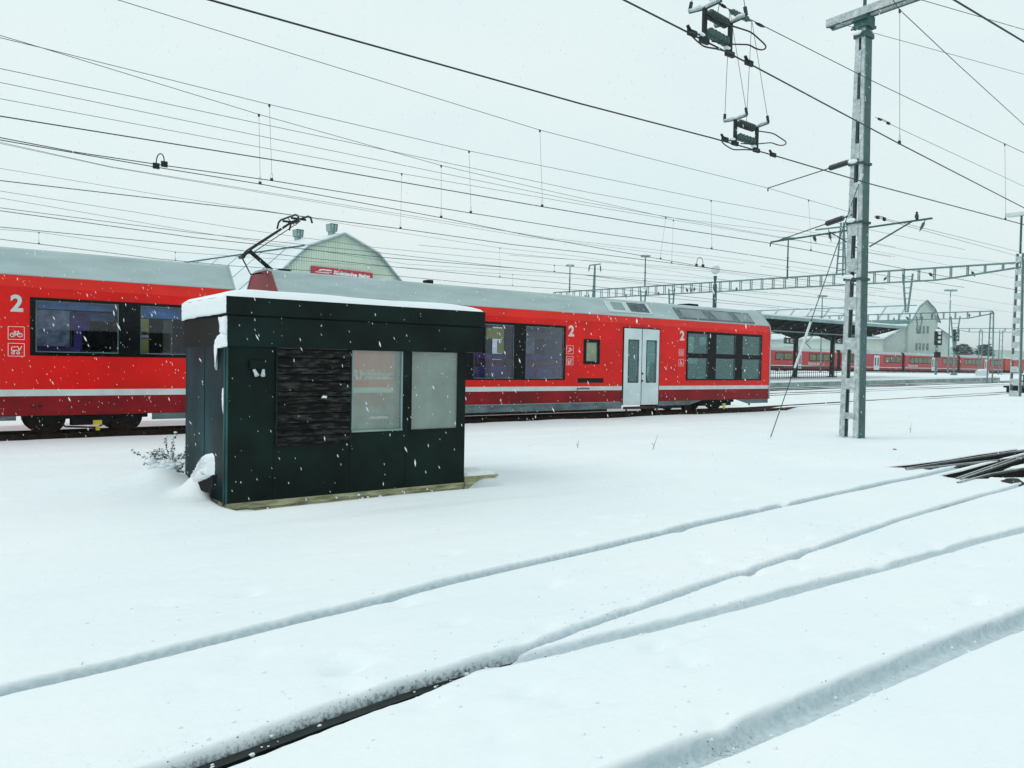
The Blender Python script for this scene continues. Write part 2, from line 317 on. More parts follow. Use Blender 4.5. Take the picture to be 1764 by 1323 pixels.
def inside(P, x, y):
    r = np.zeros(x.shape, bool); k = len(P)
    for i in range(k):
        x1, y1 = P[i]; x2, y2 = P[(i+1) % k]
        c = ((y1 > y) != (y2 > y)) & (x < (x2-x1)*(y-y1)/(y2-y1+1e-12)+x1); r ^= c
    return r
def growth(a, b, s0, g):
    l = [a]; s = s0
    while l[-1] < b: l.append(l[-1]+s); s *= g
    return l
xs = np.array(list(np.arange(-16, -.5, .5))+list(np.arange(-.5, 15, .045))+list(np.arange(15, 30, .1))+growth(30, 1800, .3, 1.07))
ys = np.array(list(np.arange(-10, 1.6, .4))+list(np.arange(1.6, 7.0, .012))+list(np.arange(7.0, 9.4, .025))+list(np.arange(9.4, 22.2, .08))+growth(22.3, 1800, .2, 1.07))
Xg, Yg = np.meshgrid(xs, ys, indexing='ij')
def sm(t): t = np.clip(t, 0, 1); return t*t*(3-2*t)
def height(X, Y, full=False):
    PSH = np.zeros_like(X); GR_ = np.zeros_like(X)
    dist = np.hypot(X, Y); base = np.clip((X-28)*.0135, 0, 1.1)
    z = base+fbm(X*.22, Y*.35, 3)*.09+fbm(X*.9, Y*1.6, 3)*.022+fbm(X*5, Y*7, 3)*.006*np.exp(-dist/20)
    rough = fbm(X*9+5, Y*11, 3)
    # soft banks along the buried rails
    z += -.035*np.exp(-((Y-8.05-.1*np.sin(X*.4))/.22)**2)-.02*np.exp(-((Y-6.75-.02*X)/.25)**2)
    z += .05*sm((Y-7.4)/.8)*(1-sm((Y-9.4)/.8))
    for yc in (10.9, 12.2, 14.25, 15.65): z += -.022*np.exp(-((Y-yc-.05*np.sin(X*.7+yc))/.09)**2)+.018*np.exp(-((Y-yc-.25)/.3)**2)
    fl_ = sm((X-11.5)/1.5)*(1-sm((X-24)/3))*sm((Y-4.3)/.5)*(1-sm((Y-7.9)/.5)); z = z*(1-fl_)
    for nme, (px_, py_) in RUTS.items():
        yc = np.interp(X, px_, py_); t = Y-yc+.014*fbm(X*2.1+7, X*0+3, 2)+.006*fbm(X*12, Y*12+9, 2)
        on = np.ones_like(X)
        if nme == 'C': on = sm((X-2.45)/.5)
        dep = {'A': .092, 'B': .095, 'C': .07, 'D': .088}[nme]*(1+.35*fbm(X*.8+3, X*0+11, 2))
        hw = {'A': .05, 'B': .035, 'C': .045, 'D': .06}[nme]; hwn = hw+{'A': .035, 'D': .04}.get(nme, 0)
        slope = {'A': .04, 'B': .045, 'C': .055, 'D': .06}[nme]
        if nme == 'B': dep = dep+.10*(1-sm((X-1.9)/1.1))+.05*np.exp(-((X-10.9)/.9)**2); slope = .04+.05*(1-sm((X-1.8)/1.2)); hwn = hw+.07*(1-sm((X-2.0)/.9))
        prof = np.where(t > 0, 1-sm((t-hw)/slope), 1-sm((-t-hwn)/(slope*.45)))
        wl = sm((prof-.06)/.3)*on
        PSH = np.maximum(PSH, wl*(1 if nme in 'AD' else .8))  # mask for the shade painted on groove walls, with compacted tone
        if nme == 'B': GR_ = np.maximum(GR_, np.clip(prof-.03, 0, 1)**.45*(.68*(1-sm((X-2.1)/1.6))+.55*np.exp(-((X-10.9)/.8)**4)))
        if nme == 'D': GR_ = np.maximum(GR_, np.clip(prof, 0, 1)**.5*.30*np.exp(-((X-3.1)/.5)**2))
        GR_ = np.maximum(GR_, np.clip(prof, 0, 1)**.6*.20)
        z += -dep*prof*on + rough*.014*on*np.exp(-((t-.1)/.14)**2)
        z += .006*on*np.exp(-((t-.24)/.1)**2)+.005*on*np.exp(-((t+.18)/.08)**2)
    # footprints and small dents
    for fx, fy, s in DENTS: z += -.03*s*np.exp(-(((X-fx)/.11)**2+((Y-fy)/.08)**2))
    # drift against the hut, hollow in front of it
    z += .30*np.exp(-((Y-10.02)/.26)**2)*np.exp(-np.clip(2.78-X, 0, 9)**2/.05)*(X < 3.0)+.13*np.exp(-((Y-10.95)/.36)**2)*np.exp(-((X-2.52)/.3)**2)
    z += .12*np.exp(-((Y-11.3)/1.1)**2)*np.exp(-((X-2.4)/.8)**2)
    hm = sm((X-2.7)/.25)*(1-sm((X-6.15)/.4))*sm((Y-8.5)/.6)*(1-sm((Y-9.9)/.3)); z = z*(1-hm)-(.115+.02*sm((3.4-X)/.5)-.0*X)*hm
    z += .05*np.exp(-((Y-8.7)/.3)**2)*np.exp(-((X-5)/2.2)**2)
    # swept trench of the near train's track
    e = .10*fbm(X*.8, Y*0+2, 3)
    tr = sm((Y-18.62-e)/.16)*(1-sm((Y-22.2)/.3))*(1-sm((X-28)/2.5))
    z = z*(1-tr)-.32*tr
    tr2 = sm((Y-20.55)/.12)*(1-sm((Y-21.0)/.12))*sm((X-28)/1)*(1-sm((X-70)/5))*np.clip(.5+2*fbm(X*.5, X*0+1, 2), 0, 1); z -= .08*tr2
    for P in CAV:
        bx = [p[0] for p in P]; by = [p[1] for p in P]
        mk = (X > min(bx)) & (X < max(bx)) & (Y > min(by)) & (Y < max(by))
        ins = np.zeros(X.shape, bool); ins[mk] = inside(P, X[mk], Y[mk]); z = np.where(ins, -.08, z)
    return (z, PSH, GR_) if full else z
DENTS = [(random.uniform(1, 9), random.uniform(2.4, 6.5), random.uniform(.4, 1.5)) for i in range(70)]
DENTS += [(1.9+.05*i, 4.1+.2*(i % 2), 1.0) for i in range(3)]
Zg, PSHg, GRg = height(Xg, Yg, True)
nx_, ny_ = Xg.shape
me = bpy.data.meshes.new('snow_ground'); nv = nx_*ny_
ii = np.arange(nv).reshape(nx_, ny_); q = np.stack([ii[:-1, :-1], ii[1:, :-1], ii[1:, 1:], ii[:-1, 1:]], -1).reshape(-1, 4)
me.vertices.add(nv); me.vertices.foreach_set('co', np.stack([Xg, Yg, Zg], -1).ravel())
me.loops.add(q.size); me.loops.foreach_set('vertex_index', q.ravel().astype(np.int32))
me.polygons.add(len(q)); me.polygons.foreach_set('loop_start', (np.arange(len(q))*4).astype(np.int32)); me.polygons.foreach_set('loop_total', np.full(len(q), 4, np.int32))
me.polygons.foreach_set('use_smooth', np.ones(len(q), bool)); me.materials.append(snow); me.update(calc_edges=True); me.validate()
for an_, ar_ in (('packed_shade', PSHg), ('grime', GRg)):
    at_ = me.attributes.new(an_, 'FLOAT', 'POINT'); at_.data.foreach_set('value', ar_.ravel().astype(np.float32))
gobj = bpy.data.objects.new('snow_ground', me); COL.objects.link(gobj); gobj['kind'] = 'structure'
def gz(x, y): return float(height(np.array([[x]], float), np.array([[y]], float))[0, 0])

# ballast bed under the near train and in the thawed turnout
b = MB(); b.box(-16, 30, 18.5, 22.4, -.5, -.14); o = b.build('ballast_bed', ball); o['kind'] = 'structure'
b = MB()
for P in CAV: b.extr([(x_, y_, -.30) for x_, y_ in (P if sum((P[i-1][0]*P[i][1]-P[i][0]*P[i-1][1]) for i in range(len(P))) > 0 else P[::-1])], (0, 0, .286))
o = b.build('turnout_ballast', ball); o['kind'] = 'structure'

# ------------------------------------------------------------------ rails
def rail_pts(mb, pts, mi=0, head=.065, hgt=.14, mi2=None):
    for a, b2 in zip(pts[:-1], pts[1:]):
        a = Vector(a); b2 = Vector(b2)
        mb.beam(a-Vector((0, 0, .018)), b2-Vector((0, 0, .018)), head, .036, mi)
        mb.beam(a-Vector((0, 0, hgt*.5)), b2-Vector((0, 0, hgt*.5)), .02, hgt*.75, mi if mi2 is None else mi2)
        mb.beam(a-Vector((0, 0, hgt-.01)), b2-Vector((0, 0, hgt-.01)), .13, .02, mi if mi2 is None else mi2)
def sleepers(t, x0, x1, yf, w, z, step=.62, m=brown):
    me0 = None; x = x0
    while x < x1:
        o = None; y = yf(x)
        if me0 is None:
            mb = MB(); mb.box(-.11, .11, -w/2, w/2, -.12, 0); o = mb.build('sleeper', m, None, local=True); me0 = o.data
        else: o = bpy.data.objects.new('sleeper', me0); COL.objects.link(o)
        o.parent = t; o.location = Vector((x, y, z))-BASE[t.name]; x += step
t = thing('railway_track', (14, 20.3, 0), 'swept railway track with brown rails under the red carriages', 'railway track', 'railway tracks')
for y in (19.8, 20.8):
    mb = MB(); rail_pts(mb, [(-16, y, 0), (10, y, 0), (28, y, 0)]); rail_pts(mb, [(28, y, 0), (40, y+.2, .17), (70, y+1, .6)]); mb.build('rail', railr, t)
sleepers(t, 0, 27, lambda x: 20.3, 2.0, -.12)
for rl in (('A', 'B', 'diverging snowed-in track whose grooves sweep from lower left to the open turnout', 'AB'), ('C', 'D', 'snowed-in track with two straight grooves in the lower right foreground', 'CD')):
    t = thing('railway_track', (6, 4, -.2), rl[2], 'railway track', 'railway tracks')
    for k in rl[:2]:
        px_, py_ = RUTS[k]; X1 = 13.0 if k in 'AB' else 24
        pts = [(x, float(np.interp(x, px_, py_)), -.115 if k != 'B' else -.10) for x in np.linspace(-1 if k != 'C' else 3.2, X1, 28)]
        mb = MB(); rail_pts(mb, [(x, y+(.035 if k == 'B' else .0), z+(.045*max(0, min(1, 3.2-x)) if k == 'B' else 0)) for x, y, z in pts]); mb.build('rail', dark, t)
t = thing('turnout_rails', (16, 6.3, -.2), 'bare dark turnout rails in a thawed hollow at the right edge', 'railway track', 'railway tracks')
for l in ([(1560, 806), (1751, 776), (1850, 762)], [(1562, 808), (1766, 786.5), (1850, 777)], [(1648, 823), (1764, 782.5), (1860, 753)], [(1655, 824), (1764, 786.5), (1860, 757)], [(1650, 830), (1706, 815.5), (1764, 805.5), (1880, 787)]):
    mb = MB(); rail_pts(mb, [on_z(a, b2, .022) for a, b2 in l], 0, .035, .06, 1); mb.build('rail', [railm, dark], t)
mb = MB(); p = on_z(1750, 829, 0); mb.box(p.x-.5, p.x+.6, p.y-.12, p.y+.10, -.2, -.03); mb.hexa([(p.x-.45, p.y-.1, -.03), (p.x+.1, p.y-.1, -.03), (p.x+.1, p.y+.1, -.03), (p.x-.45, p.y+.1, -.03)], [(p.x-.25, p.y-.04, .06), (p.x, p.y-.04, .05), (p.x, p.y+.05, .05), (p.x-.25, p.y+.05, .06)])
mb.tube([(p.x-.3, p.y, .03), (p.x-.05, p.y+.25, -.04), (p.x+.4, p.y+.5, -.08)], .025)
solo(mb, 'point_machine', dark, 'small black point lever box half buried beside the turnout rails', 'railway switch box', bevel=.01)
for n_, yy in enumerate((10.9, 14.25)):
    t = thing('railway_track', (10, yy+.65, -.15), ('buried track between the hut and the red carriages, only soft lines showing', 'buried track just in front of the red carriages, only soft lines showing')[n_], 'railway track', 'railway tracks')
    for dy in (0, 1.35):
        mb = MB(); rail_pts(mb, [(-12, yy+dy, -.09), (28, yy+dy, -.06), (60, yy+dy, .36)]); mb.build('rail', railr, t)
for yy, lab in ((26.5, 'snowy track just beyond the red carriages towards the platform'), (30.2, 'snowy track along the near platform edge, dark rail lines showing'), (62, 'far snowy track in front of the distant red train')):
    t = thing('railway_track', (60, yy, .3), lab, 'railway track', 'railway tracks')
    for dy in (0, 1.4):
        mb = MB(); lo_ = -.02 if yy == 30.2 else -.055; rail_pts(mb, [(28, yy+dy, .07+lo_), (110, yy+dy, 1.19+lo_), (260, yy+dy, 1.2+lo_)], 0, .07); mb.build('rail', dark, t)

# ------------------------------------------------------------------ pictogram helper
def icon(parent, x0, x1, z0, z1, y, kind):
    mb = MB(); w = .012; s = Vector((0, 0, 0))
    def ln(a, b2, ww=w): mb.beam((x0+(x1-x0)*a[0], y, z0+(z1-z0)*a[1]), (x0+(x1-x0)*b2[0], y, z0+(z1-z0)*b2[1]), ww, .004, 0, up=(0, 1, 0))
    for a, b2 in (((0, 0), (1, 0)), ((1, 0), (1, 1)), ((1, 1), (0, 1)), ((0, 1), (0, 0))): ln(a, b2, .008)
    def circ(cx, cy, r, ww=w):
        for i in range(12):
            p, q_ = 2*math.pi*i/12, 2*math.pi*(i+1)/12; ln((cx+r*math.cos(p), cy+r*math.sin(p)), (cx+r*math.cos(q_), cy+r*math.sin(q_)), ww)
    if kind == 'bicycle':
        circ(.27, .35, .15); circ(.73, .35, .15)
        for a, b2 in (((.27, .35), (.42, .6)), ((.42, .6), (.66, .6)), ((.66, .6), (.5, .35)), ((.5, .35), (.27, .35)), ((.42, .6), (.5, .35)), ((.73, .35), (.62, .7)), ((.36, .65), (.46, .65))): ln(a, b2)
    elif kind == 'pram':
        circ(.3, .25, .09); circ(.62, .25, .09)
        for a, b2 in (((.2, .45), (.7, .45)), ((.7, .45), (.6, .75)), ((.2, .45), (.22, .7)), ((.22, .7), (.6, .75)), ((.7, .45), (.85, .8)), ((.3, .34), (.5, .45))): ln(a, b2)
    elif kind == 'wheelchair':
        circ(.45, .35, .17); circ(.4, .8, .05)
        for a, b2 in (((.42, .7), (.46, .45)), ((.46, .45), (.65, .45)), ((.65, .45), (.75, .25)), ((.43, .6), (.62, .6))): ln(a, b2)
    elif kind == 'skis':
        for a, b2 in (((.2, .3), (.8, .62)), ((.25, .2), (.85, .5)), ((.45, .3), (.55, .75)), ((.6, .45), (.4, .8)), ((.3, .6), (.5, .7))): ln(a, b2)
    else:
        for a, b2 in (((.2, .2), (.8, .2)), ((.2, .2), (.2, .7)), ((.8, .2), (.8, .7)), ((.2, .7), (.45, .7)), ((.45, .7), (.55, .8)), ((.55, .8), (.8, .7)), ((.35, .45), (.65, .45)), ((.5, .3), (.5, .6))): ln(a, b2)
    return mb.build('pictogram', white_p, parent)

# ------------------------------------------------------------------ near carriages
YF = 19.0; YB = 21.65
def carriage(x0, x1, label, windows, doors, group, zdark, backholes):
    """body shell, roof; windows/doors are (x0, x1, z0, z1) openings in the near side"""
    global INNER
    t = thing('railway_carriage', ((x0+x1)/2, (YF+YB)/2, 0), label, 'railway carriage', group)
    z0, z1 = zdark, 3.10
    mb = MB(); INNER = 4
    holes = [w_[:4] for w_ in windows]+[d_ for d_ in doors]
    def mf(u, v): return 1 if v < .86 else (2 if v < .995 else (3 if v > 3.09 else 0))
    wall(mb, x0, x1, z0, z1, holes, lambda u, v, d: (u, YF+d, v), .07, 0, (.86, .995), mf)
    wall(mb, x0, x1, z0, z1, backholes, lambda u, v, d: (u, YB-d, v), .07, 0, (.86, .995), mf)
    # upper red bevel
    for s_, y in ((1, YF), (-1, YB)):
        mb.add([(x0, y, 3.10), (x1, y, 3.10), (x1, y+s_*.05, 3.335), (x0, y+s_*.05, 3.335)], [(0, 1, 2, 3)], 3)
    mb.build('body', [red, dred, strp, red_b, inwall], t)
    # roof
    prof = [(YF+.05, 3.335), (YF+.035, 3.35), (YF+.52, 3.90), (YF+.62, 3.95), (YF+1.325, 4.0), (YB-.62, 3.95), (YB-.52, 3.90), (YB-.035, 3.35), (YB-.05, 3.335), (YF+.2, 3.30)]
    mb = MB(); mb.extr([(x0+.02, y, z) for y, z in prof], (x1-x0-.04, 0, 0)); mb.build('roof', roofg, t, bevel=.02)
    for xq in np.arange(x0+.4, x1, 3.15):
        if any(w_[0]-.1 < xq < w_[1]+.1 for w_ in holes): continue
        mb = MB(); mb.box(xq-.005, xq+.005, YF-.002, YF+.001, zdark+.03, 3.09); mb.build('panel_joint', dred, t)
    # ends
    for xe, s_ in ((x0, 1), (x1, -1)):
        mb = MB(); pe = [(YF, zdark), (YF, 3.1), (YF+.05, 3.34), (YF+.54, 3.92), (YF+.9, 3.985), (YB-.9, 3.985), (YB-.54, 3.92), (YB-.05, 3.34), (YB, 3.1), (YB, zdark)]
        mb.extr([(xe+.002*s_, YF+1.325+(y-YF-1.325)*.985, z-.012*(z > 3)) for y, z in pe], (s_*.015, 0, 0)); mb.build('end_wall', endred, t)
        mb = MB()
        for a, b2 in zip(pe[:-1], pe[1:]): mb.beam((xe+.012*s_, *a), (xe+.012*s_, *b2), .05, .05)
        mb.build('end_trim', roofg, t)
        mb = MB(); mb.box(min(xe-.4*s_, xe-.001*s_), max(xe-.4*s_, xe-.001*s_), YF+.55, YB-.55, .7, 3.0); mb.build('gangway_bellows', rub, t)
    mb = MB(); mb.box(x0, x1, YF+.08, YB-.08, .50, .56); mb.box(x0, x1, YF+.08, YB-.08, 3.05, 3.09); mb.build('floor', inwall, t)
    return t
def window_set(t, win, panes, gm, frame=.045):
    """black surround set proud in the opening, each pane its own sub-part"""
    x0, x1, z0, z1 = win; mb = MB(); global INNER; INNER = 0
    f = .012
    wall(mb, x0, x1, z0, z1, panes, lambda u, v, d: (u, YF-f+d, v), .05, 0)
    fo = mb.build('window_surround', blk, t, bevel=.0)
    for (a, b2, c, d) in panes:
        mb = MB(); mb.box(a, b2, YF+.012, YF+.02, c, d); mb.build('pane', gm, fo)
        mb = MB()
        for (p, q_, r_, s_) in ((a, b2, c, c+.02), (a, b2, d-.02, d), (a, a+.018, c+.02, d-.02), (b2-.018, b2, c+.02, d-.02)): mb.box(p, q_, YF-.004, YF+.010, r_, s_)
        mb.build('pane_seal', skirt, fo)
    return fo
grp = 'red railway carriages of the train behind the hut'
# left carriage -------------------------------------------------------
LW = (1.84, 6.0-.45, 1.70, 2.90)
LP = [(1.94, 3.50, 1.77, 2.84), (3.94, 5.45, 1.77, 2.84)]
tl = carriage(-12.5, 6.02, 'red carriage at the left edge with a long black-framed window and white 2', [LW, (-3.6, .9, 1.7, 2.9), (-9.5, -5.5, 1.7, 2.9)], [(-5, -3.9, .45, 2.9)], grp, .45, [(-9, -5, 1.7, 2.9), (-3, 1.2, 1.7, 2.9), (3.3, 3.7, 1.9, 2.4)])
window_set(tl, LW, LP, gl_t)
window_set(tl, (-3.6, .9, 1.7, 2.9), [(-3.5, -1.5, 1.77, 2.84), (-1.2, .8, 1.77, 2.84)], gl_t)
window_set(tl, (-9.5, -5.5, 1.7, 2.9), [(-9.4, -7.6, 1.77, 2.84), (-7.3, -5.6, 1.77, 2.84)], gl_t)
mb = MB(); mb.box(-5, -3.9, YF-.02, YF+.03, .45, 2.9); mb.build('door', doorw, tl)
text_mesh('2', .46, strp, tl, (1.50, YF-.004, 2.60), (1, 0, 0), (0, 0, 1), 'class_number', .003, .016, .22)
icon(tl, 1.46, 1.74, 2.02, 2.28, YF-.004, 'bicycle'); icon(tl, 1.46, 1.74, 1.68, 1.94, YF-.004, 'pram')
mb = MB(); mb.box(1.86, 1.93, YF-.003, YF+.01, .62, .68); mb.box(1.98, 2.05, YF-.003, YF+.01, .62, .68); mb.build('lifting_mark', dark, tl)
# right carriage ------------------------------------------------------
RA = (12.50-.9, 16.35, 1.20, 2.91); SW = (17.12, 17.83, 1.71, 2.52); RB = (22.07, 26.50, 1.19, 2.97); GR = (16.89, 18.03, 1.11, 1.26)
DR = (18.91, 20.63, .34, 2.95)
tr_ = carriage(7.1, 27.05, 'red carriage behind the hut with pantograph, white double door and 3x2 windows', [RA, SW, RB, GR, (7.8, 8.9, 1.2, 2.9)], [DR], grp, .46, [(11.9, 14.3, 1.2, 2.9), (14.7, 16.3, 1.2, 2.9), (18.9, 20.6, 1.5, 2.9), (22.2, 26.4, 1.3, 2.9)])
window_set(tr_, RA, [(RA[0]+.1, 12.5, 1.24, 2.84), (12.86, 14.31, 1.24, 2.84), (14.76, 16.27, 1.24, 2.84)], gl_t)
window_set(tr_, (7.8, 8.9, 1.2, 2.9), [(7.9, 8.8, 1.24, 2.84)], gl_t)
window_set(tr_, SW, [(17.23, 17.71, 1.80, 2.42)], glass('pale_toilet_window', (.7, .75, .5), .5, milk=.8, milkcol=(.50, .62, .40)))
window_set(tr_, RB, [(22.15, 23.25, 2.17, 2.88), (23.72, 24.85, 2.17, 2.88), (25.28, 26.42, 2.17, 2.88), (22.15, 23.25, 1.24, 2.0), (23.72, 24.85, 1.24, 2.0), (25.28, 26.42, 1.24, 2.0)], gl_d)
for o_, l_ in ((16.46, 2.60), (21.70, 2.63)): text_mesh('2', .46, strp, tr_, (o_, YF-.004, l_), (1, 0, 0), (0, 0, 1), 'class_number', .003, .016, .24)
icon(tr_, 16.40, 16.68, 2.03, 2.29, YF-.004, 'skis'); icon(tr_, 16.40, 16.68, 1.68, 1.95, YF-.004, 'pram')
icon(tr_, 21.67, 21.92, 2.07, 2.30, YF-.004, 'folder'); icon(tr_, 21.67, 21.92, 1.70, 1.94, YF-.004, 'wheelchair')
text_mesh('Rhätische Bahn', .36, strp, tr_, (9.02, YF-.004, 1.22), (1, 0, 0), (0, 0, 1), 'lettering', .003, .008, 2.55)
text_mesh('graubünden', .10, rub, tr_, (16.86, YF-.006, .90), (1, 0, 0), (0, 0, 1), 'lettering', .002, .001, .55)
mb = MB()
for k in range(7): mb.box(GR[0], GR[1], YF+.0, YF+.03, GR[2]+k*.022, GR[2]+k*.022+.01)
mb.box(GR[0], GR[1], YF+.04, YF+.05, GR[2], GR[3]); gr_ = mb.build('air_grille', dark, tr_); gr_['kind'] = 'stuff'
# white double door
for (a, b2, g0, g1) in ((18.92, 19.755, 19.14, 19.59), (19.785, 20.62, 20.01, 20.46)):
    mb = MB(); INNER = 0; wall(mb, a, b2, .35, 2.94, [(g0, g1, 1.14, 2.54)], lambda u, v, d: (u, YF-.03+d, v), .05, 0); dl = mb.build('door_leaf', doorw, tr_)
    mb = MB(); mb.box(g0, g1, YF-.018, YF-.012, 1.14, 2.54); mb.build('pane', gl_d, dl)
    mb = MB(); mb.box(g0-.03, g0, YF-.036, YF-.029, 1.11, 2.57); mb.box(g1, g1+.03, YF-.036, YF-.029, 1.11, 2.57); mb.box(g0, g1, YF-.036, YF-.029, 1.11, 1.14); mb.box(g0, g1, YF-.036, YF-.029, 2.54, 2.57); mb.build('pane_seal', blk, dl)
mb = MB(); mb.box(19.755, 19.785, YF-.028, YF, .35, 2.94); mb.box(18.88, 18.91, YF-.02, YF, .35, 2.97); mb.box(20.63, 20.66, YF-.02, YF, .35, 2.97); mb.box(18.88, 20.66, YF-.02, YF, 2.95, 2.98); mb.build('door_seal', blk, tr_)
for z in (1.17, 1.42):
    mb = MB(); mb.lathe((19.80, YF-.06, z), (19.80, YF-.03, z), [(0, .03), (1, .04)], 12); mb.build('door_button', dark, tr_)
mb = MB(); mb.box(18.95, 20.6, YF-.12, YF, .22, .30); mb.box(19.0, 19.04, YF-.10, YF-.06, .02, .22); mb.box(20.5, 20.54, YF-.10, YF-.06, .02, .22); mb.build('door_step', brown, tr_)
# grey skirts, with the arch over the bogie
mb = MB(); mb.box(12.0, 18.89, YF+.015, YF+.06, .24, .458); mb.box(7.1, 12.0, YF+.015, YF+.06, .26, .458)
mb.build('skirt', skirt, tr_); mb = MB(); mb.hexa([(20.66, YF+.015, .30), (22.3, YF+.015, .30), (22.3, YF+.06, .30), (20.66, YF+.06, .30)], [(20.66, YF+.015, .458), (23.0, YF+.015, .458), (23.0, YF+.06, .458), (20.66, YF+.06, .458)])
mb.build('skirt', skirt, tr_); mb = MB(); mb.hexa([(25.7, YF+.015, .30), (27.0, YF+.015, .30), (27.0, YF+.06, .30), (25.7, YF+.06, .30)], [(25.0, YF+.015, .458), (27.0, YF+.015, .458), (27.0, YF+.06, .458), (25.0, YF+.06, .458)])
mb.box(25.75, 25.85, YF, YF+.02, .22, .30); mb.build('skirt', skirt, tr_)
mb = MB(); mb.box(12.5, 18.8, YF-.002, YF+.01, .455, .475); mb.build('skirt_edge', trim, tr_)
for a_ in ((4.2, 6.0, .31), (-12.5, 1.6, .36)): mb = MB(); mb.box(a_[0], a_[1], YF+.015, YF+.06, a_[2], .448); mb.build('skirt', skirt, tl)
def bogie(t, xc, ax, yellow):
    mb = MB(); mb.box(xc-ax-.35, xc+ax+.35, YF+.12, YF+.30, .36, .50); mb.box(xc-.35, xc+.35, YF+.10, YF+.32, .22, .44)
    for s_ in (-1, 1):
        mb.box(xc+s_*ax-.16, xc+s_*ax+.16, YF+.10, YF+.28, .24, .48)
        mb.tube([(xc+s_*.45*ax, YF+.16, .22), (xc+s_*.45*ax, YF+.16, .46)], .07, 10)
    bo = mb.build('bogie_frame', rub, t, bevel=.02)
    for s_ in (-1, 1):
        mb = MB(); mb.lathe((xc+s_*ax, YF+.74, .36), (xc+s_*ax, YF+.86, .36), [(0, .36), (.75, .36), (.78, .39), (1, .39)], 20); mb.lathe((xc+s_*ax, YF+.4, .36), (xc+s_*ax, YF+2.2, .36), [(0, .07), (1, .07)], 8); mb.lathe((xc+s_*ax, YB-.86, .36), (xc+s_*ax, YB-.74, .36), [(0, .39), (.3, .36), (1, .36)], 20); mb.build('wheel', brown, bo)
    mb = MB(); mb.box(xc+yellow-.08, xc+yellow+.09, YF+.06, YF+.10, .22, .32); mb.box(xc+yellow-.03, xc+yellow+.05, YF+.06, YF+.1, .10, .20); mb.build('yellow_box', yel, bo)
    mb = MB(); mb.tube([(xc-.8, YF+.2, .45), (xc-.5, YF+.1, .2), (xc+.1, YF+.12, .16), (xc+.6, YF+.2, .42)], .02); mb.build('hose', rub, bo)
bogie(tl, 3.0, .78, .10); bogie(tl, -9, .8, .1); bogie(tr_, 23.9, .75, .45); bogie(tr_, 8.9, .75, .2)
mb = MB(); mb.lathe((21.0, YF+.74, .30), (21.0, YF+.86, .30), [(0, .34), (1, .36)], 20); mb.box(20.75, 22.2, YF+.3, YF+.7, .18, .45); mb.build('underfloor_box', brown, tr_)
mb = MB(); mb.box(12.0, 18.5, YF+.3, YB-.3, .14, .46); mb.box(9.9, 12, YF+.4, YB-.4, .2, .46); mb.build('underfloor_gear', brown, tr_)
mb = MB(); mb.tube([(27.07, YF+.35, 1.05), (27.25, YF+.3, .95), (27.38, YF+.3, .7), (27.32, YF+.3, .48), (27.1, YF+.35, .42)], .022, 8); mb.build('end_hose', rub, tr_, True)
# interiors
def seats(t, xs_, m_, base=.56):
    for x in xs_:
        for y in (YF+.55, YB-.55):
            mb = MB(); mb.box(x-.22, x+.22, y-.42, y+.42, base+.38, base+.5); mb.box(x-.05, x+.05, y-.1, y+.1, base, base+.38)
            mb.hexa([(x+.16, y-.42, base+.5), (x+.26, y-.42, base+.5), (x+.26, y+.42, base+.5), (x+.16, y+.42, base+.5)], [(x+.24, y-.38, base+1.25), (x+.33, y-.38, base+1.25), (x+.33, y+.38, base+1.25), (x+.24, y+.38, base+1.25)])
            mb.build('seat', m_, t, bevel=.03)
seats(tl, (-9, -8, -7, -2.6, -1.6, -.6, .3, 2.3, 4.9), seatb); seats(tr_, (12.4, 13.3, 14.2, 15.1, 15.9), seatr); seats(tr_, (22.6, 23.6, 24.6, 25.6), mat('teal_seat_cloth', (.02, .12, .10), .8, 0, .3, 8))
for x, y in ((3.95, YF+1.9), (4.25, YF+.7), (2.75, YF+1.2)):
    mb = MB(); mb.tube([(x, y, .56), (x, y, 3.05)], .025, 8); mb.build('grab_pole', yel, tl)
def ipanel(tt, nm, m_, x0, x1, z0, z1, dy):
    mb = MB(); mb.box(x0, x1, YF+dy, YF+dy+.03, z0, z1); return mb.build(nm, m_, tt)
blue_i = mat('blue_reflection_tint', (.10, .34, .55), .5, 0, .3, 2); purp = mat('purple_inner_cloth', (.16, .10, .42), .7, 0, .6, 2, col2=(.05, .02, .10)); scr = mat('frosted_screen', (.10, .17, .16), .5, 0, .5, 5, col2=(.42, .52, .50)); ybr = mat('bright_yellow_panel', (.62, .68, .08), .5, 0, .2, 2); olive = mat('olive_panel', (.16, .17, .08), .6); blk_i = mat('dark_inner_panel', (.004, .004, .006), .8, spec=.1)  # the blue stands for a reflection in the glass
ipanel(tl, 'blue_reflection', blue_i, 1.95, 3.5, 2.68, 2.84, .10); ipanel(tl, 'blue_reflection', blue_i, 2.75, 3.5, 2.48, 2.66, .45); ipanel(tl, 'blue_reflection', blue_i, 3.95, 5.4, 2.58, 2.82, .12)  # blue strips painted for the reflection along the window tops
ipanel(tl, 'draught_screen', scr, 1.98, 2.58, 1.9, 2.66, .15); ipanel(tl, 'coat', purp, 2.60, 2.98, 2.25, 2.62, .3); ipanel(tl, 'coat', purp, 2.68, 2.84, 1.85, 2.25, .3); ipanel(tl, 'partition', purp, 1.98, 2.8, 1.72, 1.9, .25)
ipanel(tl, 'yellow_bus_panel', ybr, 3.96, 4.14, 2.28, 2.56, .14); ipanel(tl, 'yellow_bus_panel', yelg, 3.96, 4.14, 1.8, 2.12, .14); ipanel(tl, 'partition', white_p, 3.96, 4.14, 2.14, 2.20, .15); ipanel(tl, 'partition', olive, 4.46, 4.66, 1.8, 2.56, .2)  # yellow panels added for a yellow bus seen through the windows
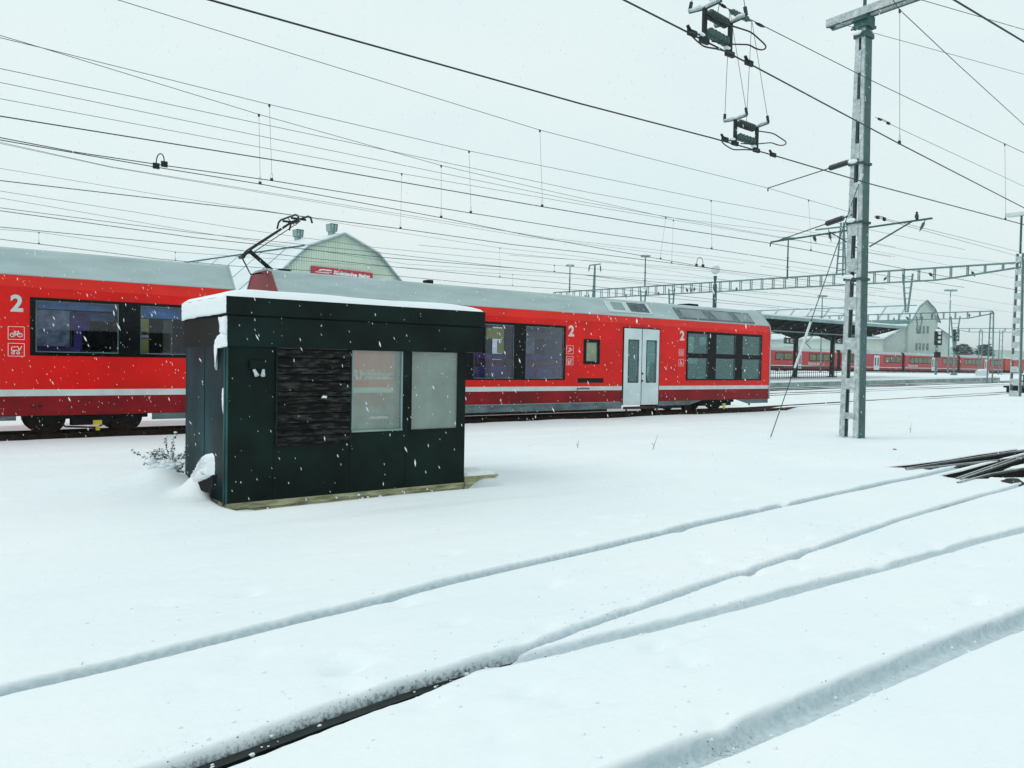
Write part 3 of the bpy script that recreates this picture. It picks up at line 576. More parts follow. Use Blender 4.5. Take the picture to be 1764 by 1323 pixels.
ipanel(tl, 'dark_blocker', blk_i, 1.9, 3.6, 1.6, 3.0, 1.2); ipanel(tl, 'dark_blocker', blk_i, 3.8, 5.6, 1.6, 3.0, 1.2)  # black sheets added to block far-side light and keep the windows dark
ipanel(tr_, 'yellow_panel', ybr, 13.45, 14.08, 2.42, 2.74, .2); ipanel(tr_, 'yellow_panel', ybr, 13.86, 14.08, 2.0, 2.38, .2)
for x0_, x1_ in ((12.0, 14.3), (14.7, 16.4)):
    ipanel(tr_, 'dark_blocker', blk_i, x0_, x1_, 1.1, 3.0, 1.1); ipanel(tr_, 'seat_row', purp, x0_, x1_, 1.2, 1.62, .3); ipanel(tr_, 'seat_row', seatr, x0_, x1_, 1.64, 1.80, .34); ipanel(tr_, 'seat_row', purp, x0_, x1_, 1.82, 1.98, .38)  # same added black sheet behind the panes, keeping the inside dark
ipanel(tr_, 'partition', scr, 15.0, 15.5, 2.0, 2.5, .5); ipanel(tr_, 'partition', olive, 14.8, 16.3, 2.5, 2.7, .6)
mb = MB(); mb.box(22.62, 22.92, YF+.10, YF+.12, 2.2, 2.84); mb.build('poster', signr, tr_)
mb = MB(); mb.tube([(13.8, YF+.06, 1.26), (14.1, YF+.1, 1.8), (14.6, YF+.5, 2.4)], .012, 6); mb.build('cable', rub, tr_)
# roof equipment of the right carriage
def roofp(x, z, lift=0.0):
    tt = (z-3.35)/.55; n_ = Vector((0, -.55, .485)).normalized()
    return Vector((x, YF+.035+.485*tt, z))+n_*lift
def rquad(mb, x0, x1, z0, z1, th, mi=0, sk=0.0):
    a = [roofp(x0+sk, z0, .001), roofp(x1+sk, z0, .001), roofp(x1, z1, .001), roofp(x0, z1, .001)]; b2 = [roofp(x0+sk, z0, th), roofp(x1+sk, z0, th), roofp(x1, z1, th), roofp(x0, z1, th)]
    mb.hexa(a, b2, mi)
mb = MB(); rquad(mb, 18.35, 20.45, 3.46, 3.84, .03); hv = mb.build('ventilation_panel', strp, tr_)
mb = MB(); rquad(mb, 18.62, 19.15, 3.54, 3.80, .045); mb.build('hatch', trim, hv)
mb = MB()
for i in range(9): rquad(mb, 19.42+i*.1, 19.47+i*.1, 3.51, 3.81, .05)
for i in range(6): rquad(mb, 19.4, 20.3, 3.52+i*.055, 3.54+i*.055, .052)
gq = mb.build('grille', skirt, hv); gq['kind'] = 'stuff'
mb = MB(); rquad(mb, 19.4, 20.3, 3.51, 3.81, .034); mb.build('grille_opening', blk, hv)
mb = MB(); rquad(mb, 21.75, 26.1, 3.39, 3.80, .025); rw = mb.build('roof_window', skirt, tr_)
for a, b2 in ((21.98, 23.2), (23.75, 24.75), (25.15, 25.95)):
    mb = MB(); rquad(mb, a, b2, 3.43, 3.75, .035, sk=.12); mb.build('pane', gl_r, rw)
mb = MB(); mb.box(23.2, 23.75, YF+.9, YF+1.5, 3.97, 4.06); mb.box(12.0, 12.2, YF+1.2, YF+1.5, 3.97, 4.12); mb.build('roof_fitting', rub, tr_, bevel=.02)
# snow piled under the doorside
mb = MB()
for x in np.arange(12.4, 18.6, .1): pass
# pantograph (part of the carriage)
def yz(px_, py_, y=20.2): return on_y(px_, py_, y)
z5 = lambda a, b2: (380+a/5.19, 360+b2/5.19)
root = MB(); knee = yz(*z5(255, 372)); foot = yz(*z5(455, 545)); foot2 = yz(*z5(285, 580)); elb = yz(*z5(190, 430)); head = yz(*z5(655, 105))
base_ = MB(); base_.box(7.45, 7.75, 19.95, 20.75, 3.96, 4.03)
pg = base_.build('pantograph', dark, tr_)
mb = MB(); mb.tube([Vector((foot.x, 20.2, 4.05)), foot, knee], .055, 8); mb.tube([Vector((7.75, 20.35, 4.05)), foot2+Vector((0, .15, 0)), elb], .02, 6); mb.build('lower_arm', dark, pg)
mb = MB()
for s_ in (-.12, .12):
    mb.tube([elb+Vector((0, s_, 0)), knee+Vector((0, s_, .02)), head+Vector((0, s_*.6, 0))], .032, 8, r2=.022)
mb.tube([knee+Vector((.1, .0, -.04)), head+Vector((0, 0, -.13))], .012, 6); mb.beam(elb+Vector((0, -.16, 0)), elb+Vector((0, .16, 0)), .07, .07); mb.build('upper_arm', dark, pg)
mb = MB(); hz = on_y(500, 373, 20.3).z-.03
hx = head.x+.05
for dx in (-.17, .17):
    mb.tube([(hx+dx, 20.3-.78, hz-.20), (hx+dx, 20.3-.68, hz-.05), (hx+dx, 20.3-.52, hz), (hx+dx, 20.3+.52, hz), (hx+dx, 20.3+.68, hz-.05), (hx+dx, 20.3+.78, hz-.20)], .026, 8)
for dy in (-.3, .3): mb.beam((hx-.2, 20.3+dy, hz-.06), (hx+.2, 20.3+dy, hz-.06), .05, .05)
mb.beam((hx, 20.3-.36, hz-.1), (hx, 20.3+.36, hz-.1), .06, .06); mb.tube([(hx-.17, 20.3, hz-.03), (hx, 20.25, hz-.2), (hx+.17, 20.3, hz-.05)], .012, 6); mb.build('collector_head', dark, pg)

def patch(mb, pts, T, th, jit=.01, sub=5):
    """snow stuck to a surface: an uneven thick crust with a ragged outline"""
    P = []
    for i in range(len(pts)):
        a, b2 = pts[i], pts[(i+1) % len(pts)]
        for k in range(sub): s_ = k/sub; P.append((a[0]+(b2[0]-a[0])*s_+random.uniform(-jit, jit), a[1]+(b2[1]-a[1])*s_+random.uniform(-jit, jit)))
    cx = sum(p[0] for p in P)/len(P); cy = sum(p[1] for p in P)/len(P); n = len(P)
    rings = [(1, 0), (.95, .7), (.8, 1), (.4, 1.05)]
    vs = [T(cx+(x-cx)*r_, cy+(y-cy)*r_, th*d_*random.uniform(.85, 1.1)) for r_, d_ in rings for x, y in P]+[T(cx, cy, th)]
    fs = [(i*n+j, i*n+(j+1) % n, (i+1)*n+(j+1) % n, (i+1)*n+j) for i in range(3) for j in range(n)]+[(3*n+j, 3*n+(j+1) % n, 4*n) for j in range(n)]
    mb.add(vs, fs)
# ------------------------------------------------------------------ hut
HX0, HX1, HY0, HY1 = 2.87, 6.21, 9.37, 11.15
h = thing('hut', ((HX0+HX1)/2, 10.2, 0), 'dark green flat-roofed steel hut half boarded up in the snow', 'hut')
INNER = 1
mb = MB(); wall(mb, HX0, HX1, 0.02, 2.23, [(3.47, 4.43, .69, 1.87), (4.46, 5.20, .82, 1.86), (5.32, 6.10, .80, 1.86)], lambda u, v, d: (u, HY0+d, v), .06, 0); mb.build('front_wall', [hutg, hutin], h)
mb = MB(); wall(mb, HX0+.01, HX1-.01, 0.02, 2.22, [(4.7, 6.02, .72, 1.95), (3.2, 4.5, .9, 1.9)], lambda u, v, d: (u, HY1-d, v), .06, 0); mb.build('rear_wall', [hutg, hutin], h)
mb = MB(); wall(mb, HY0+.062, HY1-.062, 0.02, 2.22, [], lambda u, v, d: (HX0+.003+d, u, v), .06, 0); mb.build('side_wall', [hutl, hutin], h)
mb = MB(); wall(mb, HY0+.062, HY1-.062, 0.02, 2.22, [(9.62, 10.98, .78, 1.95)], lambda u, v, d: (HX1-d, u, v), .06, 0); mb.build('side_wall', [hutg, hutin], h)
mb = MB(); mb.box(HX0+.06, HX1-.06, HY0+.06, HY1-.06, 0, .03); mb.box(HX0+.06, HX1-.06, HY0+.07, HY0+.45, .74, .775); mb.box(5.7, 6.1, 9.9, 11.0, .6, .64); mb.box(5.80, 5.86, 10.85, 10.9, .6, 1.15); mb.box(6.09, 6.14, 10.2, 10.26, .75, 1.95); mb.box(5.1, 5.13, 9.55, 9.58, .775, .9); mb.box(5.85, 5.88, 9.6, 9.63, .775, .88); mb.build('inner_desk', hutin, h)
mb = MB(); mb.box(HX0-.003, HX0+.02, HY0-.004, HY0+.06, .02, 1.87); mb.tube([(HX0-.012, HY0+.02, .0), (HX0-.012, HY0+.02, 1.85)], .012, 6); mb.build('corner_strip', steel, h)
for (x_, z0_, z1_) in ((3.44, .03, .68), (5.26, .03, .78), (4.44, .03, .66), (3.44, 1.0, 1.86)):
    mb = MB(); mb.box(x_-.004, x_+.004, HY0-.003, HY0+.001, z0_, z1_); mb.build('panel_seam', rub, h)
mb = MB(); mb.box(HX0-.001, HX0+.003, 10.24, 10.25, .05, 1.86); mb.build('panel_seam', rub, h)
# roof fascia in two tiers
mb = MB(); mb.box(HX0-.01, 6.45, 9.30, 11.20, 1.87, 2.225); mb.build('lower_fascia', hutg, h, bevel=.008)
mb = MB(); mb.box(HX0-.03, 6.48, 9.285, 11.22, 2.24, 2.45); mb.build('upper_fascia', hutg, h, bevel=.008)
mb = MB(); mb.box(HX0, 6.44, 9.32, 11.18, 2.222, 2.243); mb.build('fascia_gap', rub, h)
for x_ in (4.05, 5.28):
    mb = MB(); mb.box(x_-.003, x_+.003, 9.282, 9.286, 2.245, 2.445); mb.build('fascia_joint', rub, h)
# windows
for (a, b2, c, d) in ((4.46, 5.20, .82, 1.86), (5.32, 6.10, .80, 1.86)):
    mb = MB(); mb.box(a+.005, b2-.005, HY0+.02, HY0+.026, c+.005, d); p_ = mb.build('window_pane', gl_h, h)
    mb = MB(); mb.box(a, b2, HY0-.018, HY0+.03, c-.018, c+.004); mb.box(a, a+.02, HY0-.004, HY0+.019, c+.004, d-.004); mb.box(b2-.02, b2, HY0-.004, HY0+.019, c+.004, d-.004); mb.build('frame', trim if a < 5 else hutg, p_)
mb = MB(); mb.box(4.71, 6.01, HY1-.05, HY1-.045, .73, 1.94); mb.build('window_pane', glass('rear_hut_glass', (.9, .95, .92), .5, milk=.04), h)
mb = MB(); mb.box(HX1-.05, HX1-.045, 9.63, 10.97, .79, 1.94); mb.build('window_pane', glass('side_hut_glass', (.9, .95, .92), .5, milk=.35), h)
# planks
fr_ = MB(); fr_.box(3.455, 3.47, HY0-.03, HY0+.05, .69, 1.865); fr_.box(4.43, 4.445, HY0-.03, HY0+.05, .69, 1.865); bd = fr_.build('boarded_opening', dark, h)
zz = .675; k = 0
while zz < 1.83:
    hh = random.choice((.07, .085, .10, .12)); hh = min(hh, 1.866-zz); mb = MB(); r_ = random.uniform(-.012, .008); e_ = random.uniform(-.008, .006)
    mb.hexa([(3.472+e_, HY0-.035+r_, zz), (4.428+e_, HY0-.035+r_*.5, zz), (4.428+e_, HY0-.012, zz), (3.472+e_, HY0-.012, zz)], [(3.472+e_, HY0-.028+r_, zz+hh-.013), (4.428+e_, HY0-.028, zz+hh-.015), (4.428+e_, HY0-.012, zz+hh-.015), (3.472+e_, HY0-.012, zz+hh-.013)])
    mb.build('plank', woodm, bd); zz += hh
mb = MB(); mb.box(3.472, 4.428, HY0+.0, HY0+.03, .69, 1.86); mb.build('backing_board', rub, bd)
# lamp box with two small spotlights
mb = MB(); mb.box(3.13, 3.33, HY0-.07, HY0+.0, 1.61, 1.71); lb = mb.build('lamp_box', hutg, h, bevel=.006)
for x in (3.18, 3.29):
    mb = MB(); mb.lathe((x, HY0-.05, 1.60), (x+(.02 if x < 3.2 else -.02), HY0-.09, 1.53), [(0, .016), (.5, .02), (1, .028)], 10); mb.build('spotlight', doorw, lb)
mb = MB(); mb.tube([(HX1+.01, 9.5, .28), (HX1+.05, 9.5, .28), (HX1+.05, 9.5, .14), (HX1+.01, 9.5, .14)], .006, 6); mb.build('door_catch', dark, h)
# base
mb = MB(); mb.box(HX0+.015, HX1-.01, HY0+.01, HY1-.02, -.35, -.055); mb.box(HX0+.005, HX1, HY0-.005, HY1, -.053, .022); mb.build('concrete_base', conc, h, bevel=.006)
mb = MB(); mb.hexa([(6.22, 9.36, -.2), (6.30, 9.36, -.2), (6.30, 9.9, -.2), (6.22, 9.9, -.2)], [(6.22, 9.36, .07), (6.78, 9.36, .07), (6.78, 9.9, .07), (6.22, 9.9, .07)]); mb.box(6.215, 6.80, 9.35, 9.92, .072, .095); mb.build('concrete_step', conc, h); mb = MB(); patch(mb, [(6.23, 9.40), (6.76, 9.38), (6.80, 9.92), (6.23, 9.95)], lambda u, v, d: (u, v, .094+d), .05, .008); mb.build('snow_on_step', snow, h, True)
# roof snow
def snowcap(x0, x1, y0, y1, z, th, nx=60, ny=30, name='snow_cap', parent=None, ax=2.2, ay=3.0):
    vs = []; fs = []
    for i in range(nx+1):
        for j in range(ny+1):
            u, v = i/nx, j/ny; x = x0+(x1-x0)*u; y = y0+(y1-y0)*v
            e = (1-abs(2*u-1)**(ax*2.5))**.45*(1-abs(2*v-1)**(ay*2.5))**.45
            hh = th*e*(1+.5*float(fbm(np.array([x*1.3]), np.array([y*1.3]), 2)[0]))*(1-.25*(u-.2))
            vs.append((x, y, z+hh))
    for i in range(nx):
        for j in range(ny): a = i*(ny+1)+j; fs.append((a, a+ny+1, a+ny+2, a+1))
    m_ = MB(); m_.add(vs, fs); return m_.build(name, snow, parent, True)
snowcap(HX0-.04, 6.49, 9.275, 11.23, 2.449, .125, parent=h)
HL = lambda u, v, d: (HX0-.031-d, u, v)
HL2 = lambda u, v, d: (HX0-.011-d, u, v)
mb = MB(); patch(mb, [(9.29, 2.25), (9.29, 2.45), (11.21, 2.45), (11.21, 2.22), (10.4, 2.24)], HL, .02, .006, 9)
patch(mb, [(9.31, 2.0), (9.31, 2.215), (9.58, 2.215), (9.5, 2.12), (9.52, 2.02)], HL2, .035, .01)
patch(mb, [(9.31, 1.86), (9.31, 2.01), (9.5, 2.03), (9.68, 1.98), (9.75, 1.9), (9.73, 1.62), (9.69, 1.58), (9.67, 1.85)], HL2, .03, .012)
mb.build('wind_blown_snow', snow, h, True)
mb = MB(); patch(mb, [(9.40, 1.18), (9.39, 1.36), (9.47, 1.38), (9.48, 1.26), (9.43, 1.08), (9.41, 1.06)], lambda u, v, d: (HX0-d, u, v), .02, .006); mb.build('wind_blown_snow', snow, h, True)
mb = MB(); patch(mb, [(4.02, 1.25), (4.10, 1.25), (4.10, 1.28), (4.05, 1.285)], lambda u, v, d: (u, HY0-.04-d, v), .015, .004); mb.build('snow_on_plank', snow, bd, True)
mb = MB()
for k in range(11):
    u0 = random.uniform(2.9, 6.15); mb.ball((u0, HY0-.012, -.06+random.uniform(-.03, .05)), random.uniform(.006, .02), 0, (1.5, .5, 1), 7, 5, .15)
o = mb.build('splashed_snow', snow, h, True); o['kind'] = 'stuff'
mb = MB(); mb.ball((3.02, 9.22, -.13), .17, 0, (1.3, .6, .55), 14, 9, .04); mb.ball((3.2, 9.2, -.16), .13, 0, (1.2, .6, .5), 12, 8, .04); mb.build('snow_lump', snow, h, True)

# snow heap at the hut side, with a dark board for its shaded void
P0 = on_x(343, 860, 2.62)
t = thing('heap_void_board', (2.62, 10.35, .1), 'dark board put in for the shaded void under a pointed snow heap by the hut corner', 'board')
a = on_x(338, 842, 2.6); b2 = on_x(358, 790, 2.7); cen = (a+b2)/2
XB = 2.60
def yzx(l): return [(on_x(u_, v_, XB).y, on_x(u_, v_, XB).z) for u_, v_ in l]
mb = MB(); pl = yzx([(337, 829), (350, 824), (363, 818), (363, 836), (357, 845), (351, 849), (343, 845)]); mb.extr([(XB+.02, y_, z_) for y_, z_ in pl], (.05, 0, 0)); mb.build('board', rub, t)  # dark plate put in for the shaded void under the heap
mb = MB(); patch(mb, yzx([(334, 824), (337, 814), (345, 803), (351, 794), (356, 785), (360, 781), (363, 786), (364, 800), (363.5, 818), (357, 823), (348, 827), (338, 831)][::-1]), lambda u, v, d: (XB+.04-d, u, v), .10, .004, 7)
mb.build('snow_heap', snow, t, True)
mb = MB(); p = on_x(364, 818, 2.72); mb.beam(p+Vector((0, 0, -.14)), p+Vector((0, 0, .12)), .035, .035); mb.ball((p.x, p.y, p.z+.13), .025, 1); mb.build('short_post', [dark, snow], t)

# frosted shrub left of the hut
sp = on_z(290, 826, .05); t = thing('frosted_shrub', (sp.x, sp.y, gz(sp.x, sp.y)), 'low leafy shrub coated in snow beside the left side of the hut', 'shrub')
st = MB(); lf = MB(); sb = MB(); R3 = random.Random(3)
side = _r0
def sprig(base, dirx, hgt, bend, n):
    pts = []
    for i in range(n+1):
        f_ = i/n; pts.append(Vector(base)+side*(dirx*f_+bend*f_*f_)+Vector((R3.uniform(-.01, .01), R3.uniform(-.01, .01), hgt*f_-abs(bend)*.2*f_**3)))
    st.tube(pts, .005, 5, 0, .002)
    for p_ in pts[1:]:
        for k in range(5):
            d = Vector((R3.uniform(-1, 1), R3.uniform(-1, 1), R3.uniform(-.7, .6))).normalized()*R3.uniform(.03, .06); e = d.cross(Vector((0, 0, 1))).normalized()*.013
            lf.add([p_, p_+d*.5+e, p_+d, p_+d*.5-e], [(0, 1, 2, 3)])
        if R3.random() < .7: sb.ball(p_+Vector((0, 0, .012)), R3.uniform(.012, .026), 0, (1.2, 1.2, .7), 7, 5, .1)
B0 = Vector((sp.x, sp.y, gz(sp.x, sp.y)))
for k in range(34): sprig(B0+side*R3.uniform(-.12, .22)+Vector((0, 0, 0)), R3.uniform(-.3, .3), R3.uniform(.12, .32), R3.uniform(-.08, .08), 7)
sprig(B0+side*.02, .02, .55, .05, 14); sprig(B0+side*.02, -.03, .48, -.04, 12); sprig(B0+side*.18, .05, .42, .03, 11); sprig(B0, -.48, .30, -.02, 13); sprig(B0+side*.26, .02, .33, .0, 9)
for k in range(30): q_ = B0+side*R3.uniform(-.26, .3)+Vector((0, 0, R3.uniform(.03, .17))); sb.ball(q_, R3.uniform(.04, .07), 0, (1.3, 1.3, .6), 10, 7, .08)
st.build('stem', twig, t); lf.build('foliage', leafm, t)['kind'] = 'stuff'; sb.build('snow_clumps', snow, t, True)['kind'] = 'stuff'

# dry stalks
for (px_, py_, hh, lean, lab) in ((1124, 776, .32, .1, 'bent dry grass stalk poking from the snow right of the hut'), (995, 772, .17, .02, 'short dry stalk in the snow midway behind the hut corner'), (1568, 746, .28, .02, 'thin upright stalk in the snow right of the steel mast')):
    b0 = on_z(px_, py_, 0); mb = MB(); mb.tube([b0, b0+_r0*lean*.6+Vector((0, 0, hh*.6)), b0+_r0*lean+Vector((0, 0, hh))], .006, 5, 0, .002)
    mb.tube([b0+_r0*lean*.3+Vector((0, 0, hh*.3)), b0+_r0*(lean*.3-.04)+Vector((0, 0, hh*.5))], .004, 4)
    solo(mb, 'grass_stalk', twig, lab, 'dry stalk')
p = on_z(1541, 777, .02); mb = MB(); mb.ball((p.x, p.y, .03), .06, 0, (1.3, 1, .7), 8, 5, .15); solo(mb, 'stone', dark, 'small dark stone in the snow right of the mast foot', 'stone')

# grit and clods in the grooves
mb = MB(); sc_ = MB()
for k in range(320):
    rk = random.choices('ABCD', (1.2, 3, 1.4, 1.6))[0]; px_, py_ = RUTS[rk]; x = random.uniform(.6 if rk != 'D' else 1.8, 13) if random.random() < .6 else random.uniform(.6, 5)
    if rk == 'C' and x < 2.6: continue
    y = float(np.interp(x, px_, py_))+abs(random.gauss(.07, .05)); z = gz(x, y); r_ = random.uniform(.0015, .0045)
    mb.ball((x, y, z), r_, 0, (1, 1, .8), 5, 3, .2)
for k in range(420):
    x = random.uniform(.8, 9); rk = random.choice('BBCDD'); px_, py_ = RUTS[rk]; y = float(np.interp(x, px_, py_))+random.gauss(.02, .16) if random.random() < .75 else random.uniform(2.2, 6)
    sc_.ball((x, y, gz(x, y)+.002), random.uniform(.004, .014), 0, (1, 1, .7), 6, 4, .2)
for k in range(90):
    x = random.choice((.9, 1.25, 1.5, 2.0, 2.35, 2.7))+random.gauss(0, .16); y = float(np.interp(x, *RUTS['B']))+random.gauss(.03, .03)
    sc_.ball((x, y, -.075+random.uniform(-.02, .02)), random.uniform(.003, .013), 0, (1.3, .9, .8), 7, 5, .2)
tag(mb.build('grit', brown), 'dark grit scattered along the grooves in the snow', 'grit', kind='stuff')
tag(sc_.build('snow_clods', snow, smooth=True), 'small clods of snow crumbled beside the grooves', 'snow clods', kind='stuff')

# ------------------------------------------------------------------ catenary
def wpts(l, Y0, s=0.0, ext=(7, 9), frame=True):
    P = [on_y(a, b2, Y0, s) for a, b2 in l]
    if ext[0]: P = [P[0]+(P[0]-P[1]).normalized()*ext[0]]+P
    if ext[1]: P = P+[P[-1]+(P[-1]-P[-2]).normalized()*ext[1]]
    return P
def interp_px(l, px_):
    xs_ = [a for a, _ in l]; return float(np.interp(px_, xs_, [b2 for _, b2 in l]))
G_W = 'overhead lines above the station tracks'
def catenary(label, Y0, s, contact, mess, drops, rc=.009, rm=.006, extc=(7, 9), extm=(7, 9), m=None):
    m = m or wirem; P = wpts(contact, Y0, s, extc); root_ = P[len(P)//2]
    t = thing('overhead_line', root_, label, 'overhead line', G_W)
    mb = MB(); mb.tube(P, rc, 6); mb.build('contact_wire', m, t)
    mb = MB(); mb.tube(wpts(mess, Y0, s, extm), rm, 6); mb.build('messenger_wire', m, t)
    for d in drops:
        if len(d) == 2: d0, d1 = d; a = on_y(d0, interp_px(mess, d0), Y0, s); b3 = on_y(d1, interp_px(contact, d1), Y0, s)
        else: a = on_y(d[0], d[1], Y0, s); b3 = on_y(d[2], d[3], Y0, s)
        b3 = Vector((b3.x, b3.y, b3.z)); mb = MB(); mb.tube([a, b3+Vector((0, 0, .16))], .0035, 5)
        L_ = (a-b3).length; c = b3+Vector((0, 0, .09))
        for i in range(8): p_, q_ = 2*math.pi*i/8, 2*math.pi*(i+1)/8; mb.tube([c+Vector((.02*math.sin(p_), 0, .07*math.cos(p_))), c+Vector((.02*math.sin(q_), 0, .07*math.cos(q_)))], .0035, 4)
        mb.box(b3.x-.03, b3.x+.03, b3.y-.012, b3.y+.012, b3.z-.01, b3.z+.05); mb.box(a.x-.02, a.x+.02, a.y-.01, a.y+.01, a.z-.05, a.z+.01); mb.build('dropper', m, t)
    return t
cA = [(1075, 0), (1213, 70), (1297, 113), (1550, 248), (1764, 358)]; mA = [(1500, -57), (1550, 17), (1650, 111), (1764, 215)]
catenary('nearest thick contact wire running through the upper ribbed section insulator', 5.36, .11, cA, mA, [(1550, 1549.5)], .010, .007)
cB = [(362, 0), (1000, 178.6), (1228, 238), (1334, 268), (1500, 317), (1764, 387)]; mB = [(1120, -47), (1232, 4), (1312, 43), (1504, 140), (1716, 241), (1764, 263)]
catenary('long thick black contact wire from top left through the lower section insulator', 8.6, 0, cB, mB, [(1731, 1732)], .011, .007)
cC = [(0, 200), (487, 278), (934, 356), (1100, 384), (1327, 419), (1397, 432), (1500, 452), (1764, 502)]; mC = [(204, 0), (930, 224), (1100, 268), (1323, 324), (1463, 365)]
catenary('overhead line pulled aside by the two insulated arms of the steel mast', 14.9, 0, cC, mC, [(930, 934), (1393, 1397)], .010, .006, extm=(6, 0))
cD = [(0, 237), (130, 262), (283, 285), (468, 311), (811, 367), (1000, 397), (1226, 429), (1400, 456), (1480, 468)]; mD = [(0, 65), (71, 82), (464, 180), (808, 260), (1000, 299), (1225, 345), (1432, 382), (1480, 392)]
catenary('overhead line whose contact wire carries the left looped jumper', 16.7, 0, cD, mD, [(464, 468), (808, 811), (1225, 1226)], .009, .006)
cE = [(0, 241), (269, 288), (448, 317), (760, 375), (907, 405), (952, 413), (1158, 450), (1236, 464), (1337, 476)]; mE = [(0, 61), (71, 82), (446, 197), (760, 285), (951, 330), (1147, 374), (1359, 400)]
catenary('overhead line slanting across and converging with its neighbour near the round lamp', 16.5, .12, cE, mE, [(446, 448), (760, 760), (1147, 1138)], .009, .006)
cF = [(0, 311), (448, 363), (538, 375), (690, 394), (880, 421), (1016, 436), (1138, 451), (1236, 464), (1337, 476)]; mF = [(0, 170), (692, 299), (1000, 352), (1160, 379), (1359, 412)]
catenary('overhead line that the pantograph of the red carriage touches', 20.3, 0, cF, mF, [(692, 690), (1160, 1157)], .010, .006)
cG = [(0, 391), (300, 420), (420, 432), (660, 458), (865, 478), (1000, 491), (1360, 530)]; mG = [(0, 290), (283, 337), (482, 367), (600, 387), (861, 427), (1000, 442), (1360, 500)]
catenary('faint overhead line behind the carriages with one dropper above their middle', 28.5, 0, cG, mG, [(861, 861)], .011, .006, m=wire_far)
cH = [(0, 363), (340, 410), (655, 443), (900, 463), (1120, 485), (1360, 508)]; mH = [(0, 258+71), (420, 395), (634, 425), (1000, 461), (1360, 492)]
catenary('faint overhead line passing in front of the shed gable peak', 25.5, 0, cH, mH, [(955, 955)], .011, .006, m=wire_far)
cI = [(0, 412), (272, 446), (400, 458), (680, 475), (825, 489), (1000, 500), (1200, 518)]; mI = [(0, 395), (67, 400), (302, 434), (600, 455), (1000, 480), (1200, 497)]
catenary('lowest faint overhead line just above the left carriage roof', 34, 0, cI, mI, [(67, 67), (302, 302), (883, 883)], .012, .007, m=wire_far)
single = [('W4', [(0, 118), (500, 224), (1011, 331), (1359, 393)], 18.0, 0, .006, 'thin feeder wire crossing the sky above the pantograph, upper of a pair'),
 ('W5', [(0, 142), (500, 245), (1000, 347), (1359, 411)], 19.0, 0, .006, 'thin feeder wire crossing the sky above the pantograph, lower of a pair'),
 ('W8b', [(0, 245), (190, 287), (580, 351), (952, 411), (1226, 441), (1360, 459)], 19.6, .1, .005, 'upper of two near-parallel thin wires below the looped jumper'),
 ('W8c', [(0, 247), (190, 288), (580, 354), (907, 408), (1100, 432)], 20.6, .1, .005, 'lower of two near-parallel thin wires below the looped jumper'),
 ('W12', [(0, 341), (340, 400), (700, 455), (1000, 473)], 27, 0, .006, 'faint wire dipping behind the shed roof vents'),
 ('W13', [(0, 358), (334, 401), (650, 435), (870, 460), (1000, 473), (1360, 520)], 30, 0, .010, 'dark wire passing just over the shed sign'),
 ('R2', [(1440, 39), (1600, 83), (1764, 128)], 10.2, 0, .006, 'thin wire strung from the crossarm end of the steel mast to the right'),
 ('R3', [(1588, 0), (1764, 51)], 7.0, 0, .006, 'thin wire crossing the top right corner'),
 ('R4', [(1644, 0), (1764, 72)], 3.9, 0, .010, 'thick black wire in the top right corner'),
 ('S1', [(1500, 419), (1587, 436), (1764, 458)], 30, 0, .009, 'faint wire right of the mast below the perched bird'),
 ('S2', [(1500, 431), (1764, 482)], 33, 0, .009, 'faint wire crossing low behind the long gantry on the right'),
 ('S3', [(1390, 470), (1500, 486), (1764, 528)], 36, 0, .009, 'faint wire dipping towards the right edge above the far shed'),
 ('S4', [(1390, 497), (1600, 519), (1764, 541)], 40, 0, .009, 'lowest faint wire in front of the far shed gable'),
 ('S5', [(1000, 448), (1200, 462), (1480, 497)], 40, 0, .009, 'faint wire behind the round lamp'),
 ('S7', [(880, 437), (1040, 452), (1250, 470), (1480, 505)], 36, 0, .009, 'faint wire passing between the two flat-headed lamps')]
for nm, l, Y0, s, r_, lab in single:
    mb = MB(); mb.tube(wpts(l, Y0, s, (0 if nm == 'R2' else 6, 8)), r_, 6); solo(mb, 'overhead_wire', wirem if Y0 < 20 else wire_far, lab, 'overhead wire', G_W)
# jumpers
for (p1, top, p2, Y0, lab) in (((269, 288), (275, 262), (283, 285), 16.7, 'small black looped jumper on the contact wires at the upper left'), ((1200, 458), (1205, 443), (1211, 459), 20.3, 'small looped jumper between contact wires left of the round lamp')):
    a, b2, c = on_y(*p1, Y0), on_y(*top, Y0), on_y(*p2, Y0); mb = MB(); c2 = Vector((c.x, c.y, c.z)); hgt = b2.z-max(a.z, c.z)
    pts = [a+Vector(((c.x-a.x)*(.5-.5*math.cos(math.pi*k/12)), 0, (c.z-a.z)*k/12+hgt*math.sin(math.pi*k/12)**.6)) for k in range(13)]
    mb.tube(pts, .011, 6); mb.box(a.x-.06, a.x+.06, a.y-.02, a.y+.02, a.z-.03, a.z+.08); mb.box(c.x-.06, c.x+.06, c.y-.02, c.y+.02, c.z-.03, c.z+.08); solo(mb, 'wire_jumper', dark, lab, 'wire jumper')
